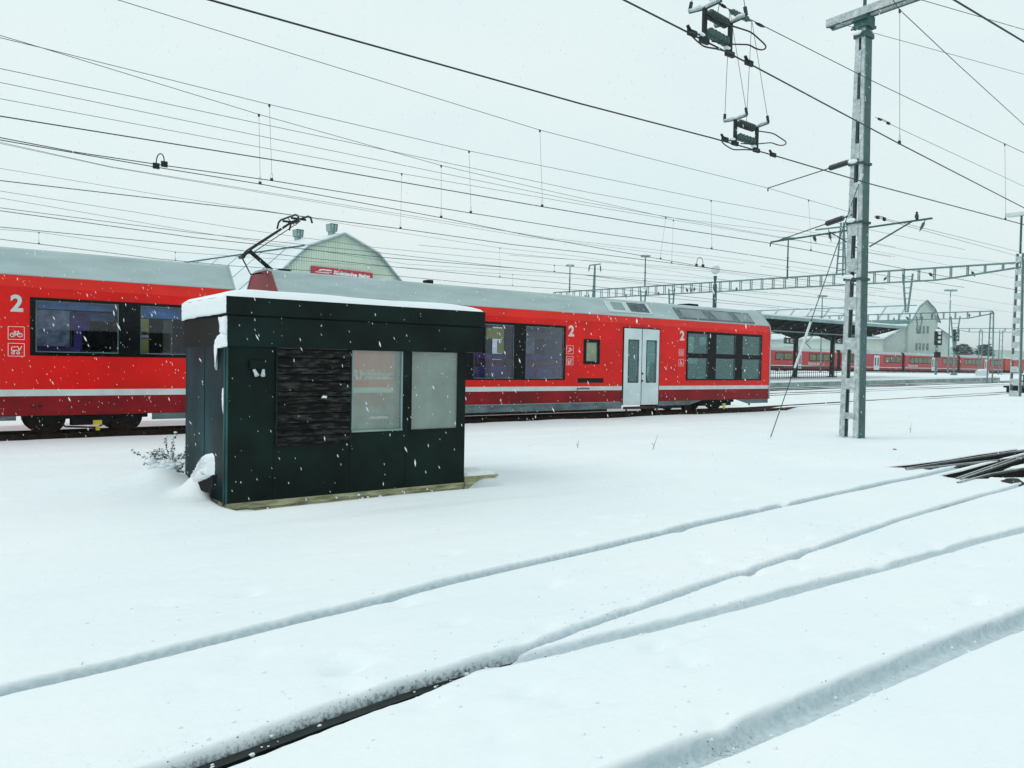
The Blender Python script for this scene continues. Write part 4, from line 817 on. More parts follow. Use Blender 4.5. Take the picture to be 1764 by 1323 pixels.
# section insulators
def ribs(n, r0, r1, e=.12):
    p = [(0, .015), (e*.5, .02), (e, r0)]
    for i in range(n): f_ = e+(1-2*e)*(i+.5)/n; d_ = (1-2*e)/n; p += [(f_-d_*.4, r0), (f_-.1*d_, r1), (f_+.1*d_, r1), (f_+d_*.4, r0)]
    return p+[(1-e, r0), (1-e*.5, .02), (1, .015)]
def smooth_pts(P, k=4):
    o = []; n = len(P)
    for i in range(n-1):
        p0, p1, p2, p3 = P[max(i-1, 0)], P[i], P[i+1], P[min(i+2, n-1)]
        for j in range(k):
            t_ = j/k; o.append(.5*((2*p1)+(p2-p0)*t_+(2*p0-5*p1+4*p2-p3)*t_*t_+(3*p1-p0-3*p2+p3)*t_**3))
    return o+[P[-1]]
_a, _b = on_y(1213, 70, 5.36, .11), on_y(1257, 93, 5.36, .11); _D = (_b-_a).normalized(); _K = (_b-_a).length/.52
def _hl(l): 
    r_ = []
    for u, v in l: q = on_y(1150+u/4.725, v/4.725, 5.36, .11)-_a; r_.append((q.dot(_D)/_K, (q.z-_D.z*q.dot(_D))/_K))
    return r_
HORNS = [_hl([(230, 298), (180, 292), (110, 290), (95, 305), (105, 330), (150, 372), (215, 408), (320, 420), (430, 437), (500, 445)]),
         _hl([(270, 120), (300, 150), (340, 190), (430, 228), (520, 262), (590, 292), (650, 345), (700, 395), (705, 420), (680, 432), (640, 420), (590, 388), (530, 380), (440, 372), (330, 345)])]
def section_insulator(pa, pb, label, up):
    a, b2 = pa, pb; L_ = (b2-a); D = L_.normalized(); K = L_.length/.52; hgt = .36*K; S = Vector((-D.y, D.x, 0)); Z = Vector((0, 0, 1))
    t = thing('section_insulator', a, label, 'section insulator', 'section insulators on the contact wires')
    for p_ in (a, b2):
        mb = MB(); mb.beam(p_, p_+Z*hgt, .035*K, .05*K, up=(1, 0, 0)); mb.box(p_.x-.07*K, p_.x+.07*K, p_.y-.02, p_.y+.02, p_.z-.03*K, p_.z+.03*K); mb.build('post', dark, t)
        mb = MB(); mb.tube([p_+Z*(hgt+.0)-S*.20*K+Z*.02, p_+Z*hgt, p_+Z*(hgt)+S*.20*K+Z*.02], .028*K, 8); mb.build('cross_bar', steel_snow, t)
        for c_, w3 in ((p_+Z*(hgt+.03*K)-S*.12*K, (1.2, 1.8, .6)), (p_+Z*(hgt+.03*K)+S*.1*K, (1.2, 1.8, .6)), (p_-D*.06*K+Z*.05*K, (1.6, 1, .6))):
            mb = MB(); mb.ball(c_, .037*K, 0, w3, 8, 5, .1); mb.build('snow_cap', snow, t, True)
    mb = MB(); mb.lathe(a+Z*(hgt*.88)+D*.03, b2+Z*(hgt*.88)-D*.03, ribs(7, .035*K, .06*K), 12); mb.build('dark_insulator', porcd, t, True)
    mb = MB(); mb.lathe(a+Z*(hgt*.32)+D*.02, b2+Z*(hgt*.32)-D*.02, ribs(5, .045*K, .06*K), 12); mb.build('green_insulator', porc, t, True)
    for hp_ in HORNS:
        P = [a+D*(u*K)+Z*(v*K)+S*(-.05-.10*math.sin(math.pi*i/(len(hp_)-1)))*K for i, (u, v) in enumerate(hp_)]
        mb = MB(); mb.tube(smooth_pts(P), .009*K, 6); mb.build('arcing_horn', dark, t, True)
    mb = MB()
    for q_ in (-.55, 1.0):
        c = (a if q_ < 0 else b2)+D*q_*.42*K; mb.beam(c-D*.09*K+Z*.07*K, c+Z*.0, .03*K, .02*K); mb.box(c.x-.07*K, c.x+.07*K, c.y-.015, c.y+.015, c.z-.02, c.z+.045*K)
    mb.build('wire_clamp', dark, t)
    for e, f_ in zip((a-S*.20*K, a+S*.20*K, b2-S*.20*K, b2+S*.20*K), up):
        mb = MB(); e2 = e+Z*(hgt+.02); mb.tube([e2, f_], .0045, 5); mb.beam(e2, e2+(f_-e2).normalized()*.10*K, .03*K, .03*K); mb.build('hanger', wirem, t)
    return t
ia, ib = on_y(1213, 70, 5.36, .11), on_y(1257, 93, 5.36, .11)
up1 = [Vector((x, 5.36+.11*x, 7.0)) for x in (ia.x+.05, ia.x+.05, ib.x, ib.x)]
section_insulator(ia, ib, 'large ribbed section insulator at the top of the sky', up1)
ja, jb = on_y(1266, 247, 8.6), on_y(1303, 259, 8.6)
m1, m2 = on_y(1257, interp_px(mB, 1257), 8.6), on_y(1295, interp_px(mB, 1295), 8.6)
section_insulator(ja, jb, 'smaller ribbed section insulator hanging lower on the long thick wire', [m1, m1, m2, m2])
mb = MB(); p1, p2 = on_y(1256, 17, 8.6), on_y(1293, 36, 8.6); mb.lathe(p1, p2, ribs(6, .035, .05), 10); solo(mb, 'line_insulator', porc, 'greenish ribbed insulator in the wire just right of the upper section insulator', 'insulator', smooth=True)
for (u1, v1), (u2, v2) in (((1239, 6), (1252, 14)), ((1301, 39), (1317, 47))):
    mb = MB(); mb.lathe(on_y(u1, v1, 8.6), on_y(u2, v2, 8.6), [(0, .008), (.3, .025), (.7, .025), (1, .008)], 8); solo(mb, 'wire_clamp', dark, 'small dark wire grip '+('left' if u1 < 1250 else 'right')+' of the greenish line insulator', 'wire clamp', smooth=True)

# ------------------------------------------------------------------ steel mast with arms
mx0, my0 = 18.75, 10.72; HT = 10.35
t = thing('catenary_mast', (mx0, my0, gz(mx0, my0)), 'tall tapered steel mast with slotted faces plastered in snow', 'catenary mast')
def mw(z): return .50-.27*z/HT          # width across (Y)
dX = .15
for s_ in (-1, 1):
    mb = MB(); a = [(mx0-dX, my0+s_*mw(-.3)/2, -.3), (mx0+dX, my0+s_*mw(-.3)/2, -.3)]; z1 = HT
    w0, w1 = mw(-.3)/2, mw(z1)/2
    mb.hexa([(mx0-dX, my0+s_*w0-.012, -.3), (mx0+dX, my0+s_*w0-.012, -.3), (mx0+dX, my0+s_*w0+.012, -.3), (mx0-dX, my0+s_*w0+.012, -.3)], [(mx0-dX, my0+s_*w1-.012, z1), (mx0+dX, my0+s_*w1-.012, z1), (mx0+dX, my0+s_*w1+.012, z1), (mx0-dX, my0+s_*w1+.012, z1)])
    for sx in (-1, 1):   # flanges
        xx = mx0+sx*(dX+.006); fl = .14 if sx < 0 else .05
        y0a = my0+s_*w0; y1a = my0+s_*w1
        mb.hexa([(xx-.006, min(y0a, y0a-s_*fl), -.3), (xx+.006, min(y0a, y0a-s_*fl), -.3), (xx+.006, max(y0a, y0a-s_*fl), -.3), (xx-.006, max(y0a, y0a-s_*fl), -.3)], [(xx-.006, min(y1a, y1a-s_*fl*.62), z1), (xx+.006, min(y1a, y1a-s_*fl*.62), z1), (xx+.006, max(y1a, y1a-s_*fl*.62), z1), (xx-.006, max(y1a, y1a-s_*fl*.62), z1)])
    mb.build('channel', steel_snow, t)
zc = [.55, 1.35, 2.35, 3.35, 4.3, 5.2, 6.15, 7.1, 8.1, 9.3, 10.15]
for i, z in enumerate(zc):
    for sx in (-1, 1):
        hh = (.16 if i == 0 else (.26+.018*i if i < 8 else .55))*(1 if sx < 0 else .4); w_ = mw(z)-.24; xx = mx0+sx*(dX+.018)
        mb = MB(); mb.box(xx-.006, xx+.006, my0-w_/2-.03, my0+w_/2+.03, z-hh/2, z+hh/2); mb.build('batten_plate', steel_snow, t, bevel=.004)
for z, mq in ((3.95, 0), (5.35, 0), (6.8, 0), (9.95, 1)):
    w_ = mw(z)/2+.03; mb = MB(); x0_, x1_ = mx0-dX-.05, mx0+dX+.05
    for (q0, q1, q2, q3) in ((x0_, x1_, my0-w_-.012, my0-w_), (x0_, x1_, my0+w_, my0+w_+.012), (x0_, x0_+.012, my0-w_, my0+w_), (x1_-.012, x1_, my0-w_, my0+w_)): mb.box(q0, q1, q2, q3, z-.03*(1+mq), z+.03*(1+mq))
    mb.ball((x0_, my0+w_*.4, z+.06), .07, 1, (.8, 1.8, .8), 10, 6, .08); mb.build('clamp_band', [steel, snow], t)
# crossarm
ca, cb = on_x(1427, 38, mx0-.05), on_x(1550, -4, mx0-.05); yy0, yy1 = ca.y, cb.y-.6
mb = MB(); z0 = 10.43
mb.box(mx0-.17, mx0-.155, yy1, yy0, z0, z0+.2); mb.box(mx0-.155, mx0-.08, yy1, yy0, z0, z0+.012); mb.box(mx0-.155, mx0-.08, yy1, yy0, z0+.188, z0+.2)
mb.box(mx0+.155, mx0+.17, yy1, yy0, z0, z0+.2); mb.box(mx0+.08, mx0+.155, yy1, yy0, z0, z0+.012)
for y in (yy0-.02, yy0-.9, my0, yy1+.3): mb.box(mx0-.153, mx0+.153, y-.015, y+.015, z0+.02, z0+.18)
mb.build('crossarm', steel_snow, t, bevel=.004)
mb = MB(); mb.box(mx0-.2, mx0+.2, my0-.17, my0+.17, z0-.22, z0-.01); mb.box(mx0-.22, mx0+.22, my0-.2, my0+.2, z0-.30, z0-.23); mb.tube([(mx0-.21, my0-.2, z0-.12), (mx0-.21, my0+.2, z0-.12)], .035, 8); mb.tube([(mx0-.21, my0-.22, z0-.3), (mx0-.21, my0+.22, z0-.3)], .03, 8); mb.build('bracket', steel, t, bevel=.01); mb = MB(); mb.box(mx0-.03, mx0+.03, my0-.03, my0+.03, z0+.2, z0+.45); mb.build('top_pin', steel, t)
def pull_arm(pm, pw, Yw, ym, label):
    a = on_x(*pm, mx0-.16); b2 = on_y(*pw, Yw); mb = MB(); e = a+(b2-a)*.06; f_ = a+(b2-a)*.30
    t2 = thing('pull_off_arm', a, label, 'insulated arm', 'insulated arms of the steel mast')
    mb.tube([f_, b2], .014, 6); mb.tube([b2, b2-Vector((0, 0, .1))], .02, 6); mb.build('rod', dark, t2)
    mb = MB(); mb.lathe(e, f_, ribs(7, .04, .075, .14), 12); mb.build('insulator', porcd, t2, True)
    mb = MB(); mb.tube([a, e], .03, 8); mb.build('clevis', steel, t2)
    mb = MB()
    for k in range(6): c = e+(f_-e)*(.15+.14*k); mb.ball(c+Vector((0, 0, .06)), .035, 0, (1, 1, .5), 7, 4, .1)
    mb.build('snow_cap', snow, t2, True)
pull_arm((1478, 274), (1323, 324), 14.9, my0, 'upper insulated arm reaching left from the steel mast')
pull_arm((1468, 370), (1327, 419), 14.9, my0, 'lower insulated arm reaching left from the steel mast')
# tension wires with turnbuckles to the right of the mast
for pa, pe, lab in (((1508, 202), (1764, 321), 'upper tension wire with turnbuckle leaving the mast to the right'), ((1506, 372), (1764, 436), 'lower tension wire with turnbuckle leaving the mast to the right'), ((1506, 374), (1764, 444), 'thin twin of the lower tension wire right of the mast')):
    a = on_y(*pa, my0-.2); b2 = on_y(*pe, 12.2 if pa[1] < 300 else 14.9); t2 = thing('tension_wire', a, lab, 'overhead wire', G_W); d_ = (b2-a).normalized()
    mb = MB(); mb.tube([a, b2+d_*8], .006, 6); mb.build('wire', wirem, t2)
    mb = MB(); mb.lathe(a+d_*.15, a+d_*.4, [(0, .01), (.2, .03), (.8, .03), (1, .01)], 8); mb.lathe(a+d_*.7, a+d_*.95, [(0, .01), (.3, .035), (.7, .035), (1, .01)], 8); mb.tube([a+d_*.35+Vector((0, 0, .03)), a+d_*.75+Vector((0, 0, .03))], .008, 5); mb.build('turnbuckle', dark, t2, True)
# guy wire
ga = on_x(1485, 300, mx0-.17); gb = Vector((on_z(1325, 757, 0).x, on_z(1325, 757, 0).y, -.05)); t2 = thing('guy_wire', gb, 'slanting guy wire with a pale sleeve from the mast down into the snow', 'guy wire')
mb = MB(); mb.tube([gb, ga], .011, 6); mb.build('wire', steel, t2)
mb = MB(); d_ = ga-gb; mb.tube([gb+d_*.27, gb+d_*.44], .03, 8); mb.build('sleeve', strp, t2); mb = MB(); mb.tube([gb+d_*.96, gb+d_], .04, 8); mb.build('clamp', strp, t2); mb = MB(); mb.ball(gb+Vector((0, 0, .07)), .05); mb.build('snow_knob', snow, t2, True)

# pole with crossbar seen behind the mast, bird on it
xp = 38.0; pt = on_x(1487, 393, xp); zt = pt.z
t2 = thing('catenary_mast', (xp, pt.y, G(xp)), 'slim dark pole behind the tall mast with braced crossbar and dangling insulators', 'catenary mast')
mb = MB(); mb.beam((xp, pt.y, G(xp)-.2), (xp, pt.y, zt+.1), .22, .22); mb.build('pole', steel, t2)
l_, r_e = on_x(1328, 417, xp), on_x(1606, 376, xp)
mb = MB(); mb.beam(l_, (xp, pt.y, zt), .08, .08); mb.beam((xp, pt.y, zt), r_e, .08, .08); mb.beam(on_x(1430, 400, xp), on_x(1478, 428, xp), .06, .06); mb.beam(on_x(1572, 381, xp), on_x(1498, 425, xp), .06, .06); mb.build('crossbar', steel, t2)
for (a, b2) in (((1401, 404), (1406, 418)), ((1427, 395), (1432, 416)), ((1468, 400), (1458, 412)), ((1594, 379), (1584, 399))):
    mb = MB(); mb.lathe(on_x(*a, xp), on_x(*b2, xp), ribs(4, .04, .09, .25), 8); mb.build('insulator', porcd, t2, True)
bp = on_x(1579, 379, xp); mb = MB(); mb.ball((bp.x, bp.y, bp.z+.17), .10, 0, (1.0, .9, 1.5), 10, 7); mb.ball((bp.x-.02, bp.y-.01, bp.z+.34), .06, 0, (1, 1, 1), 8, 6)
mb.lathe((bp.x-.06, bp.y-.02, bp.z+.34), (bp.x-.13, bp.y-.03, bp.z+.32), [(0, .02), (1, .003)], 6); mb.hexa([(bp.x+.02, bp.y-.05, bp.z-.06), (bp.x+.06, bp.y-.05, bp.z-.06), (bp.x+.06, bp.y+.05, bp.z-.06), (bp.x+.02, bp.y+.05, bp.z-.06)], [(bp.x+.0, bp.y-.06, bp.z+.14), (bp.x+.09, bp.y-.06, bp.z+.14), (bp.x+.09, bp.y+.06, bp.z+.14), (bp.x+.0, bp.y+.06, bp.z+.14)]); mb.tube([(bp.x, bp.y-.03, bp.z+.08), (bp.x, bp.y-.03, bp.z+.03)], .01, 4); mb.tube([(bp.x, bp.y+.03, bp.z+.08), (bp.x, bp.y+.03, bp.z+.03)], .01, 4)
solo(mb, 'bird', featherm, 'black bird perched on the crossbar right of the tall mast', 'bird', smooth=True)

# ------------------------------------------------------------------ gantries
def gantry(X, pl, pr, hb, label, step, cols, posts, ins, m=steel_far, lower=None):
    a, b2 = on_x(*pl, X), on_x(*pr, X); t = thing('lattice_gantry', (X, b2.y, G(X)), label, 'railway gantry', 'steel gantries spanning the tracks')
    n = int((a-b2).length/step)
    for sx in (-.1, .1):
        mb = MB(); A_, B_ = a+Vector((sx, 0, 0)), b2+Vector((sx, 0, 0))
        mb.beam(A_, B_, .08, .08)
        def low(f_): return hb*min(1, .35+f_*6, .35+(1-f_)*6)
        prev = None
        for i in range(n+1):
            f_ = i/n; p_ = A_+(B_-A_)*f_; q_ = p_-Vector((0, 0, low(f_))); mb.beam(p_, q_, .05, .05)
            if prev is not None: mb.beam(prev, q_, .07, .07)
            prev = q_
        mb.build('beam', m, t)
    for (px_, y0_, y1_, wt, wb) in cols:
        c0 = on_x(px_, y0_, X); mb = MB(); zt_ = c0.z; zb = max(G(X)-.2, 0) if y1_ is None else on_x(px_, y1_, X).z
        for s_ in (-1, 1): mb.beam((X, c0.y+s_*wt/2, zt_), (X, c0.y+s_*wb/2, zb), .09, .09)
        for i in range(7): f_ = (i+.5)/7; w_ = wt+(wb-wt)*f_; z_ = zt_+(zb-zt_)*f_; mb.beam((X, c0.y-w_/2, z_), (X, c0.y+w_/2, z_), .04, .04)
        mb.build('column', m, t)
    for (p1, p2) in ins:
        mb = MB(); mb.lathe(on_x(*p1, X), on_x(*p2, X), ribs(4, .04, .09, .25), 8); mb.build('insulator', porcd, t, True)
    return t
X1g = 50.0
g1 = gantry(X1g, (955, 504), (1760, 452), .75, 'long ladder-like gantry spanning the sky to the right edge', .95,
       [(1108, 500, 552, .62, .2), (1157, 497, 548, .62, .2), (1564, 472, 538, .62, .12), (1011, 508, 550, .5, .2)], [],
       [((1269, 494), (1269, 502)), ((1134, 502), (1135, 510)), ((1078, 506), (1079, 514)), ((1182, 496), (1185, 504)), ((1190, 495), (1190, 504)), ((1197, 494), (1195, 503)), ((1528, 476), (1522, 484)), ((1600, 469), (1607, 477)), ((1673, 466), (1680, 477))])
# small lattice tower on top of gantry 1
t2 = thing('lattice_tower', on_x(1448, 470, X1g+1), 'narrow ladder tower rising above the long gantry left of the mast', 'lattice tower'); mb = MB()
a0, a1, c0, c1 = on_x(1441, 466, X1g+1), on_x(1449, 383, X1g+1), on_x(1457, 465, X1g+1), on_x(1454, 383, X1g+1)
for dx in (0, .8): mb.beam(a0+Vector((dx, 0, -.3)), a1+Vector((dx*.4, 0, 0)), .08, .08); mb.beam(c0+Vector((dx, 0, -.3)), c1+Vector((dx*.4, 0, 0)), .08, .08)
for i in range(7): f_ = i/7; mb.beam(a0+(a1-a0)*f_, c0+(c1-c0)*f_, .06, .06)
mb.beam(on_x(1405, 396, X1g+1), on_x(1475, 388, X1g+1), .1, .1); mb.build('lattice', steel_far, t2)
# right-hand mast of gantry 1 with a lamp on top
p_ = on_x(1757, 452, X1g); t2 = thing('catenary_mast', (X1g, p_.y, G(X1g)), 'mast at the right edge carrying the gantry end and a flat lamp', 'catenary mast')
mb = MB(); 
zb_, zt_ = G(X1g)-.2, on_x(1757, 440, X1g).z+.1
for s_ in (-1, 1):
    mb.hexa([(X1g-.17, p_.y+s_*.24-.02, zb_), (X1g+.17, p_.y+s_*.24-.02, zb_), (X1g+.17, p_.y+s_*.24+.02, zb_), (X1g-.17, p_.y+s_*.24+.02, zb_)], [(X1g-.17, p_.y+s_*.14-.02, zt_), (X1g+.17, p_.y+s_*.14-.02, zt_), (X1g+.17, p_.y+s_*.14+.02, zt_), (X1g-.17, p_.y+s_*.14+.02, zt_)])
for i in range(12): f_ = (i+.5)/12; w_ = .24-.10*f_; z_ = zb_+(zt_-zb_)*f_; mb.box(X1g-.185, X1g-.171, p_.y-w_, p_.y+w_, z_-.17, z_+.17)
mb.build('shaft', steel_snow, t2)
q_ = on_x(1757, 372, X1g); mb = MB(); mb.tube([(X1g, p_.y, zt_), (X1g, p_.y, q_.z)], .06, 8); mb.build('lamp_pole', steel, t2)
for i in range(5): pass
mb = MB(); mb.box(X1g-.2, X1g+.2, p_.y-.6, p_.y+.75, q_.z, q_.z+.22); mb.build('lamp_head', strp, t2, bevel=.03)
# second and third gantries
gantry(76, (1368, 546), (1710, 536), .6, 'second ladder-like gantry crossing in front of the far shed', 1.0, [(1646, 545, 600, .8, .15), (1709, 538, None, .25, .45), (1584, 545, 575, .6, .12)], [], [((1560, 545), (1566, 551)), ((1605, 541), (1605, 548)), ((1670, 540), (1670, 547)), ((1540, 546), (1540, 553))])
gantry(120, (1650, 566), (1775, 566), .5, 'farthest thin gantry low at the right edge', 1.5, [(1725, 569, None, .4, .4), (1690, 569, None, .4, .4)], [], [])
p_ = on_x(1709, 538, 76)
# ------------------------------------------------------------------ lamps
def place(px_, depth): v = at_d(px_, 640, depth); return v.x, v.y, G(v.x)
def lamp(px_, py_, depth, label, w_=1.3, steps=True):
    x, y, z = place(px_, depth); top = at_d(px_, py_, depth); t = thing('yard_lamp', (x, y, z), label, 'yard lamp', 'tall flat-headed yard lamps')
    mb = MB(); mb.tube([(x, y, z-.1), (x, y, top.z)], .11, 8, 0, .07)
    for k in range(7): zz_ = top.z-1.6-k*.8; mb.beam(Vector((x, y, zz_))-_r0*.2, Vector((x, y, zz_))+_r0*.2, .04, .04)
    mb.build('pole', steel_far, t)
    mb = MB()
    for s_ in (-1, 1):
        c = Vector((x, y, top.z+.12))+_r0*s_*w_*.27; mb.beam(c-_r0*w_*.22, c+_r0*w_*.22, .55, .26)
    mb.build('lamp_head', trim, t, bevel=.03)
    mb = MB(); mb.ball((x, y, top.z+.28), .25, 0, (w_*1.6, 1.2, .35), 10, 5, .05); mb.build('snow_cap', snow, t, True)
def gantry_lamp(px_, py_, yb, label):
    tp = on_x(px_, py_, X1g); bt = on_x(px_, yb, X1g); t = thing('yard_lamp', bt, label, 'yard lamp', 'flat-headed lamps standing on the long gantry')
    mb = MB(); mb.tube([(X1g, tp.y, bt.z-.1), (X1g, tp.y, tp.z)], .06, 8, 0, .045)
    for k in range(3): zz_ = tp.z-1.3-k*.7; mb.beam(Vector((X1g, tp.y, zz_))-_r0*.14, Vector((X1g, tp.y, zz_))+_r0*.14, .03, .03)
    mb.build('pole', steel, t); c = Vector((X1g, tp.y, tp.z+.08)); wd = .36
    for s_ in (-1, 1): mb = MB(); mb.beam(c+_r0*s_*.04, c+_r0*s_*(wd+.04), .34, .17); mb.build('lamp_head', trim, t, bevel=.02)
    mb = MB(); mb.ball(c+Vector((0, 0, .10)), .12, 0, (2.8, 1.4, .4), 10, 5, .05); mb.build('snow_cap', snow, t, True)
gantry_lamp(982, 459, 503, 'flat-headed yard lamp farthest left above the carriage roof')
gantry_lamp(1112, 443, 493, 'flat-headed yard lamp above the ventilated part of the carriage roof')
gantry_lamp(1358, 413, 478, 'flat-headed yard lamp just left of the tall mast')
lamp(1633, 502, 120, 'small flat-headed yard lamp above the far shed gable', 1.8)
lamp(1413, 512, 115, 'small flat-headed yard lamp over the far long roof', 1.3)
lamp(1764-8, 0+545, 130, 'tiny flat-headed yard lamp at the right edge', 1.2) if False else None
x, y, z = place(1228, 48); tp = at_d(1228, 465, 48); t = thing('round_lamp', (x, y, z), 'round disc-shaped lamp on a dark pole rising behind the carriage roof', 'lamp post')
mb = MB(); mb.tube([(x, y, z), (x, y, at_d(1228, 490, 48).z)], .12, 10); mb.tube([(x, y, at_d(1228, 490, 48).z), (x, y, at_d(1228, 476, 48).z)], .05, 6, 0, .12); mb.build('pole', steel, t)
mb = MB(); mb.lathe(Vector((x, y, tp.z))-_f*.12, Vector((x, y, tp.z))+_f*.12, [(0, .18), (.25, .27), (.75, .27), (1, .18)], 24); mb.build('lamp_disc', strp, t, True)
mb = MB(); mb.ball((x, y, tp.z+.22), .16, 0, (1, 1, .5), 10, 5, .05); mb.build('snow_cap', snow, t, True)
x, y, z = place(1021, 75); tp = at_d(1021, 456, 75); t = thing('catenary_mast', (x, y, z), 'thin distant T-shaped pole with two drooping insulators above the carriage roof', 'catenary mast')
mb = MB(); mb.tube([Vector((x, y, z)), Vector((x, y, tp.z))], .14, 6, 0, .09); mb.tube([Vector((x, y, z))-_r0*.5, Vector((x, y, tp.z))], .07, 6); mb.beam(Vector((x, y, tp.z))-_r0*.5+Vector((0, 0, -.1)), Vector((x, y, tp.z))+_r0*.55+Vector((0, 0, .05)), .1, .1); mb.build('pole', steel_far, t)
for s_ in (-.5, .5):
    mb = MB(); e = Vector((x, y, tp.z))+_r0*s_; mb.lathe(e, e+_r0*s_*.15-Vector((0, 0, .75)), ribs(4, .04, .08, .25), 8); mb.build('insulator', porcd, t, True)

# ------------------------------------------------------------------ sheds
class Shed:
    def __init__(s, px_, depth, az):
        v = at_d(px_, 640, depth); s.o = Vector((v.x, v.y, 0)); s.a = Vector((math.cos(az), math.sin(az), 0)); s.n = Vector((-math.sin(az), math.cos(az), 0))
    def hit(s, px_, py_):
        d = ray(px_, py_); t_ = (s.o-CAMP).dot(s.n)/d.dot(s.n); q = CAMP+d*t_; return (q-s.o).dot(s.a), q.z
    def P(s, u, z, d=0): return s.o+s.a*u+s.n*d+Vector((0, 0, z))
S1 = Shed(600, 78, math.radians(12)); hp = lambda a, b2: S1.hit(*z5(a, b2))
pk = hp(1092, 225); kl = hp(770, 335); kr = hp(1390, 400); bl = hp(525, 555); br = hp(1590, 645)
def ext_(k, b2, z): f_ = (z-k[1])/(b2[1]-k[1]); return (k[0]+(b2[0]-k[0])*f_, z)
zE = 6.0; el, er = ext_(kl, bl, zE), ext_(kr, br, zE)
gable = [(el[0], 0), el, kl, pk, kr, er, (er[0], 0)]
shed = thing('depot_shed', S1.P(0, 0), 'pale green gambrel-roofed depot shed behind the carriages with red sign', 'shed')
mb = MB(); mb.extr([S1.P(u, z, 0) for u, z in gable], S1.n*48); mb.build('walls', pale, shed)
mb = MB()
u = el[0]+.15
def gtop(u):
    pts = sorted([el, kl, pk, kr, er]); return float(np.interp(u, [p[0] for p in pts], [p[1] for p in pts]))
while u < er[0]-.15:
    mb.extr([S1.P(u, .1, -.001), S1.P(u+.10, .1, -.001), S1.P(u+.10, gtop(u+.1)-.25, -.001), S1.P(u, gtop(u)-.25, -.001)], -S1.n*.07); u += .27
g_ = mb.build('cladding_rib', pale, shed); g_['kind'] = 'stuff'
mb = MB()
OV = .35
for p, q_ in ((el, kl), (kl, pk), (pk, kr), (kr, er)):
    dv = Vector((q_[0]-p[0], q_[1]-p[1])).normalized(); nn = Vector((-dv.y, dv.x))*.18
    mb.extr([S1.P(p[0]+nn.x, p[1]+nn.y, -.4), S1.P(q_[0]+nn.x, q_[1]+nn.y, -.4), S1.P(q_[0]+nn.x*.2, q_[1]+nn.y*.2, -.4), S1.P(p[0]+nn.x*.2, p[1]+nn.y*.2, -.4)], S1.n*48.6)
mb.build('roof', sheet, shed)
mb = MB()
for p, q_ in ((el, kl), (kl, pk), (pk, kr), (kr, er)): 
    mb.beam(S1.P(p[0], p[1]-.08, -.42), S1.P(q_[0], q_[1]-.08, -.42), .10, .34, up=S1.n)
mb.build('verge_board', trim, shed)
mb = MB(); mb.beam(S1.P(kl[0]-.15, kl[1]+.02, 0), S1.P(kl[0]-.15, kl[1]+.02, 48), .3, .22); mb.beam(S1.P(kr[0]+.15, kr[1]+.02, 0), S1.P(kr[0]+.15, kr[1]+.02, 48), .3, .22); mb.build('roof_break_gutter', steel, shed)
mb = MB()
for d_ in np.arange(3, 48, 4.2): mb.beam(S1.P(el[0]-.25, el[1]+.05, d_), S1.P(kl[0]-.28, kl[1], d_), .10, .06)
mb.build('roof_seam', trim, shed)
def proj(p):
    v = Vector(p)-CAMP; return 882+FPX*v.dot(_r)/v.dot(_f)
for pxv in (570, 514):
    d_ = min(np.arange(.5, 46, .25), key=lambda q: abs(proj(S1.P(pk[0]-.4, pk[1], q))-pxv))
    c = S1.P(pk[0]-.4, pk[1]+.30, float(d_)); mb = MB(); mb.beam(c-Vector((0, 0, .5)), c+Vector((0, 0, .0)), .5, .5, up=S1.a); mb.beam(c, c+Vector((0, 0, .72)), .72, .72, up=S1.a, w2=.82, h2=.82); v_ = mb.build('roof_vent', trim, shed)
    mb = MB()
    for k in range(-1, 2):
        mb.beam(c+S1.a*k*.34-S1.n*.38+Vector((0, 0, .03)), c+S1.a*k*.39-S1.n*.43+Vector((0, 0, .70)), .06, .05)
    mb.beam(c-S1.a*.42-S1.n*.43+Vector((0, 0, .71)), c+S1.a*.42-S1.n*.43+Vector((0, 0, .71)), .06, .06); mb.build('vent_slat', steel, v_)
s0, s1_ = hp(800, 508), hp(1343, 622)
s2_ = hp(1343, 565); s3_ = hp(800, 575)
zA, zB = s0[1], s3_[1]-.1
mb = MB(); mb.extr([S1.P(s0[0], zB, -.16), S1.P(s1_[0], zB, -.16), S1.P(s1_[0], zA, -.16), S1.P(s0[0], zA, -.16)], -S1.n*.12); sg = mb.build('sign_board', signr, shed)
W_ = s1_[0]-s0[0]; Hh = zA-zB
text_mesh('Rhätische Bahn', Hh*.62, white_p, sg, S1.P(s0[0]+W_*.35, zB+Hh*.30, -.285), S1.a, (0, 0, 1), 'lettering', .01, .02, W_*.60)
mb = MB(); y_ = -.295
def lg(a, b2, c, d, sh=.12): mb.extr([S1.P(s0[0]+W_*a, zB+Hh*c, y_), S1.P(s0[0]+W_*b2, zB+Hh*c, y_), S1.P(s0[0]+W_*(b2+.0), zB+Hh*d, y_), S1.P(s0[0]+W_*(a+sh*(d-c)), zB+Hh*d, y_)], S1.n*.01)
lg(.05, .27, .30, .38); lg(.08, .31, .44, .52, .3); lg(.12, .31, .62, .74, .3); lg(.10, .14, .44, .70, .1); mb.build('rail_emblem', white_p, sg)

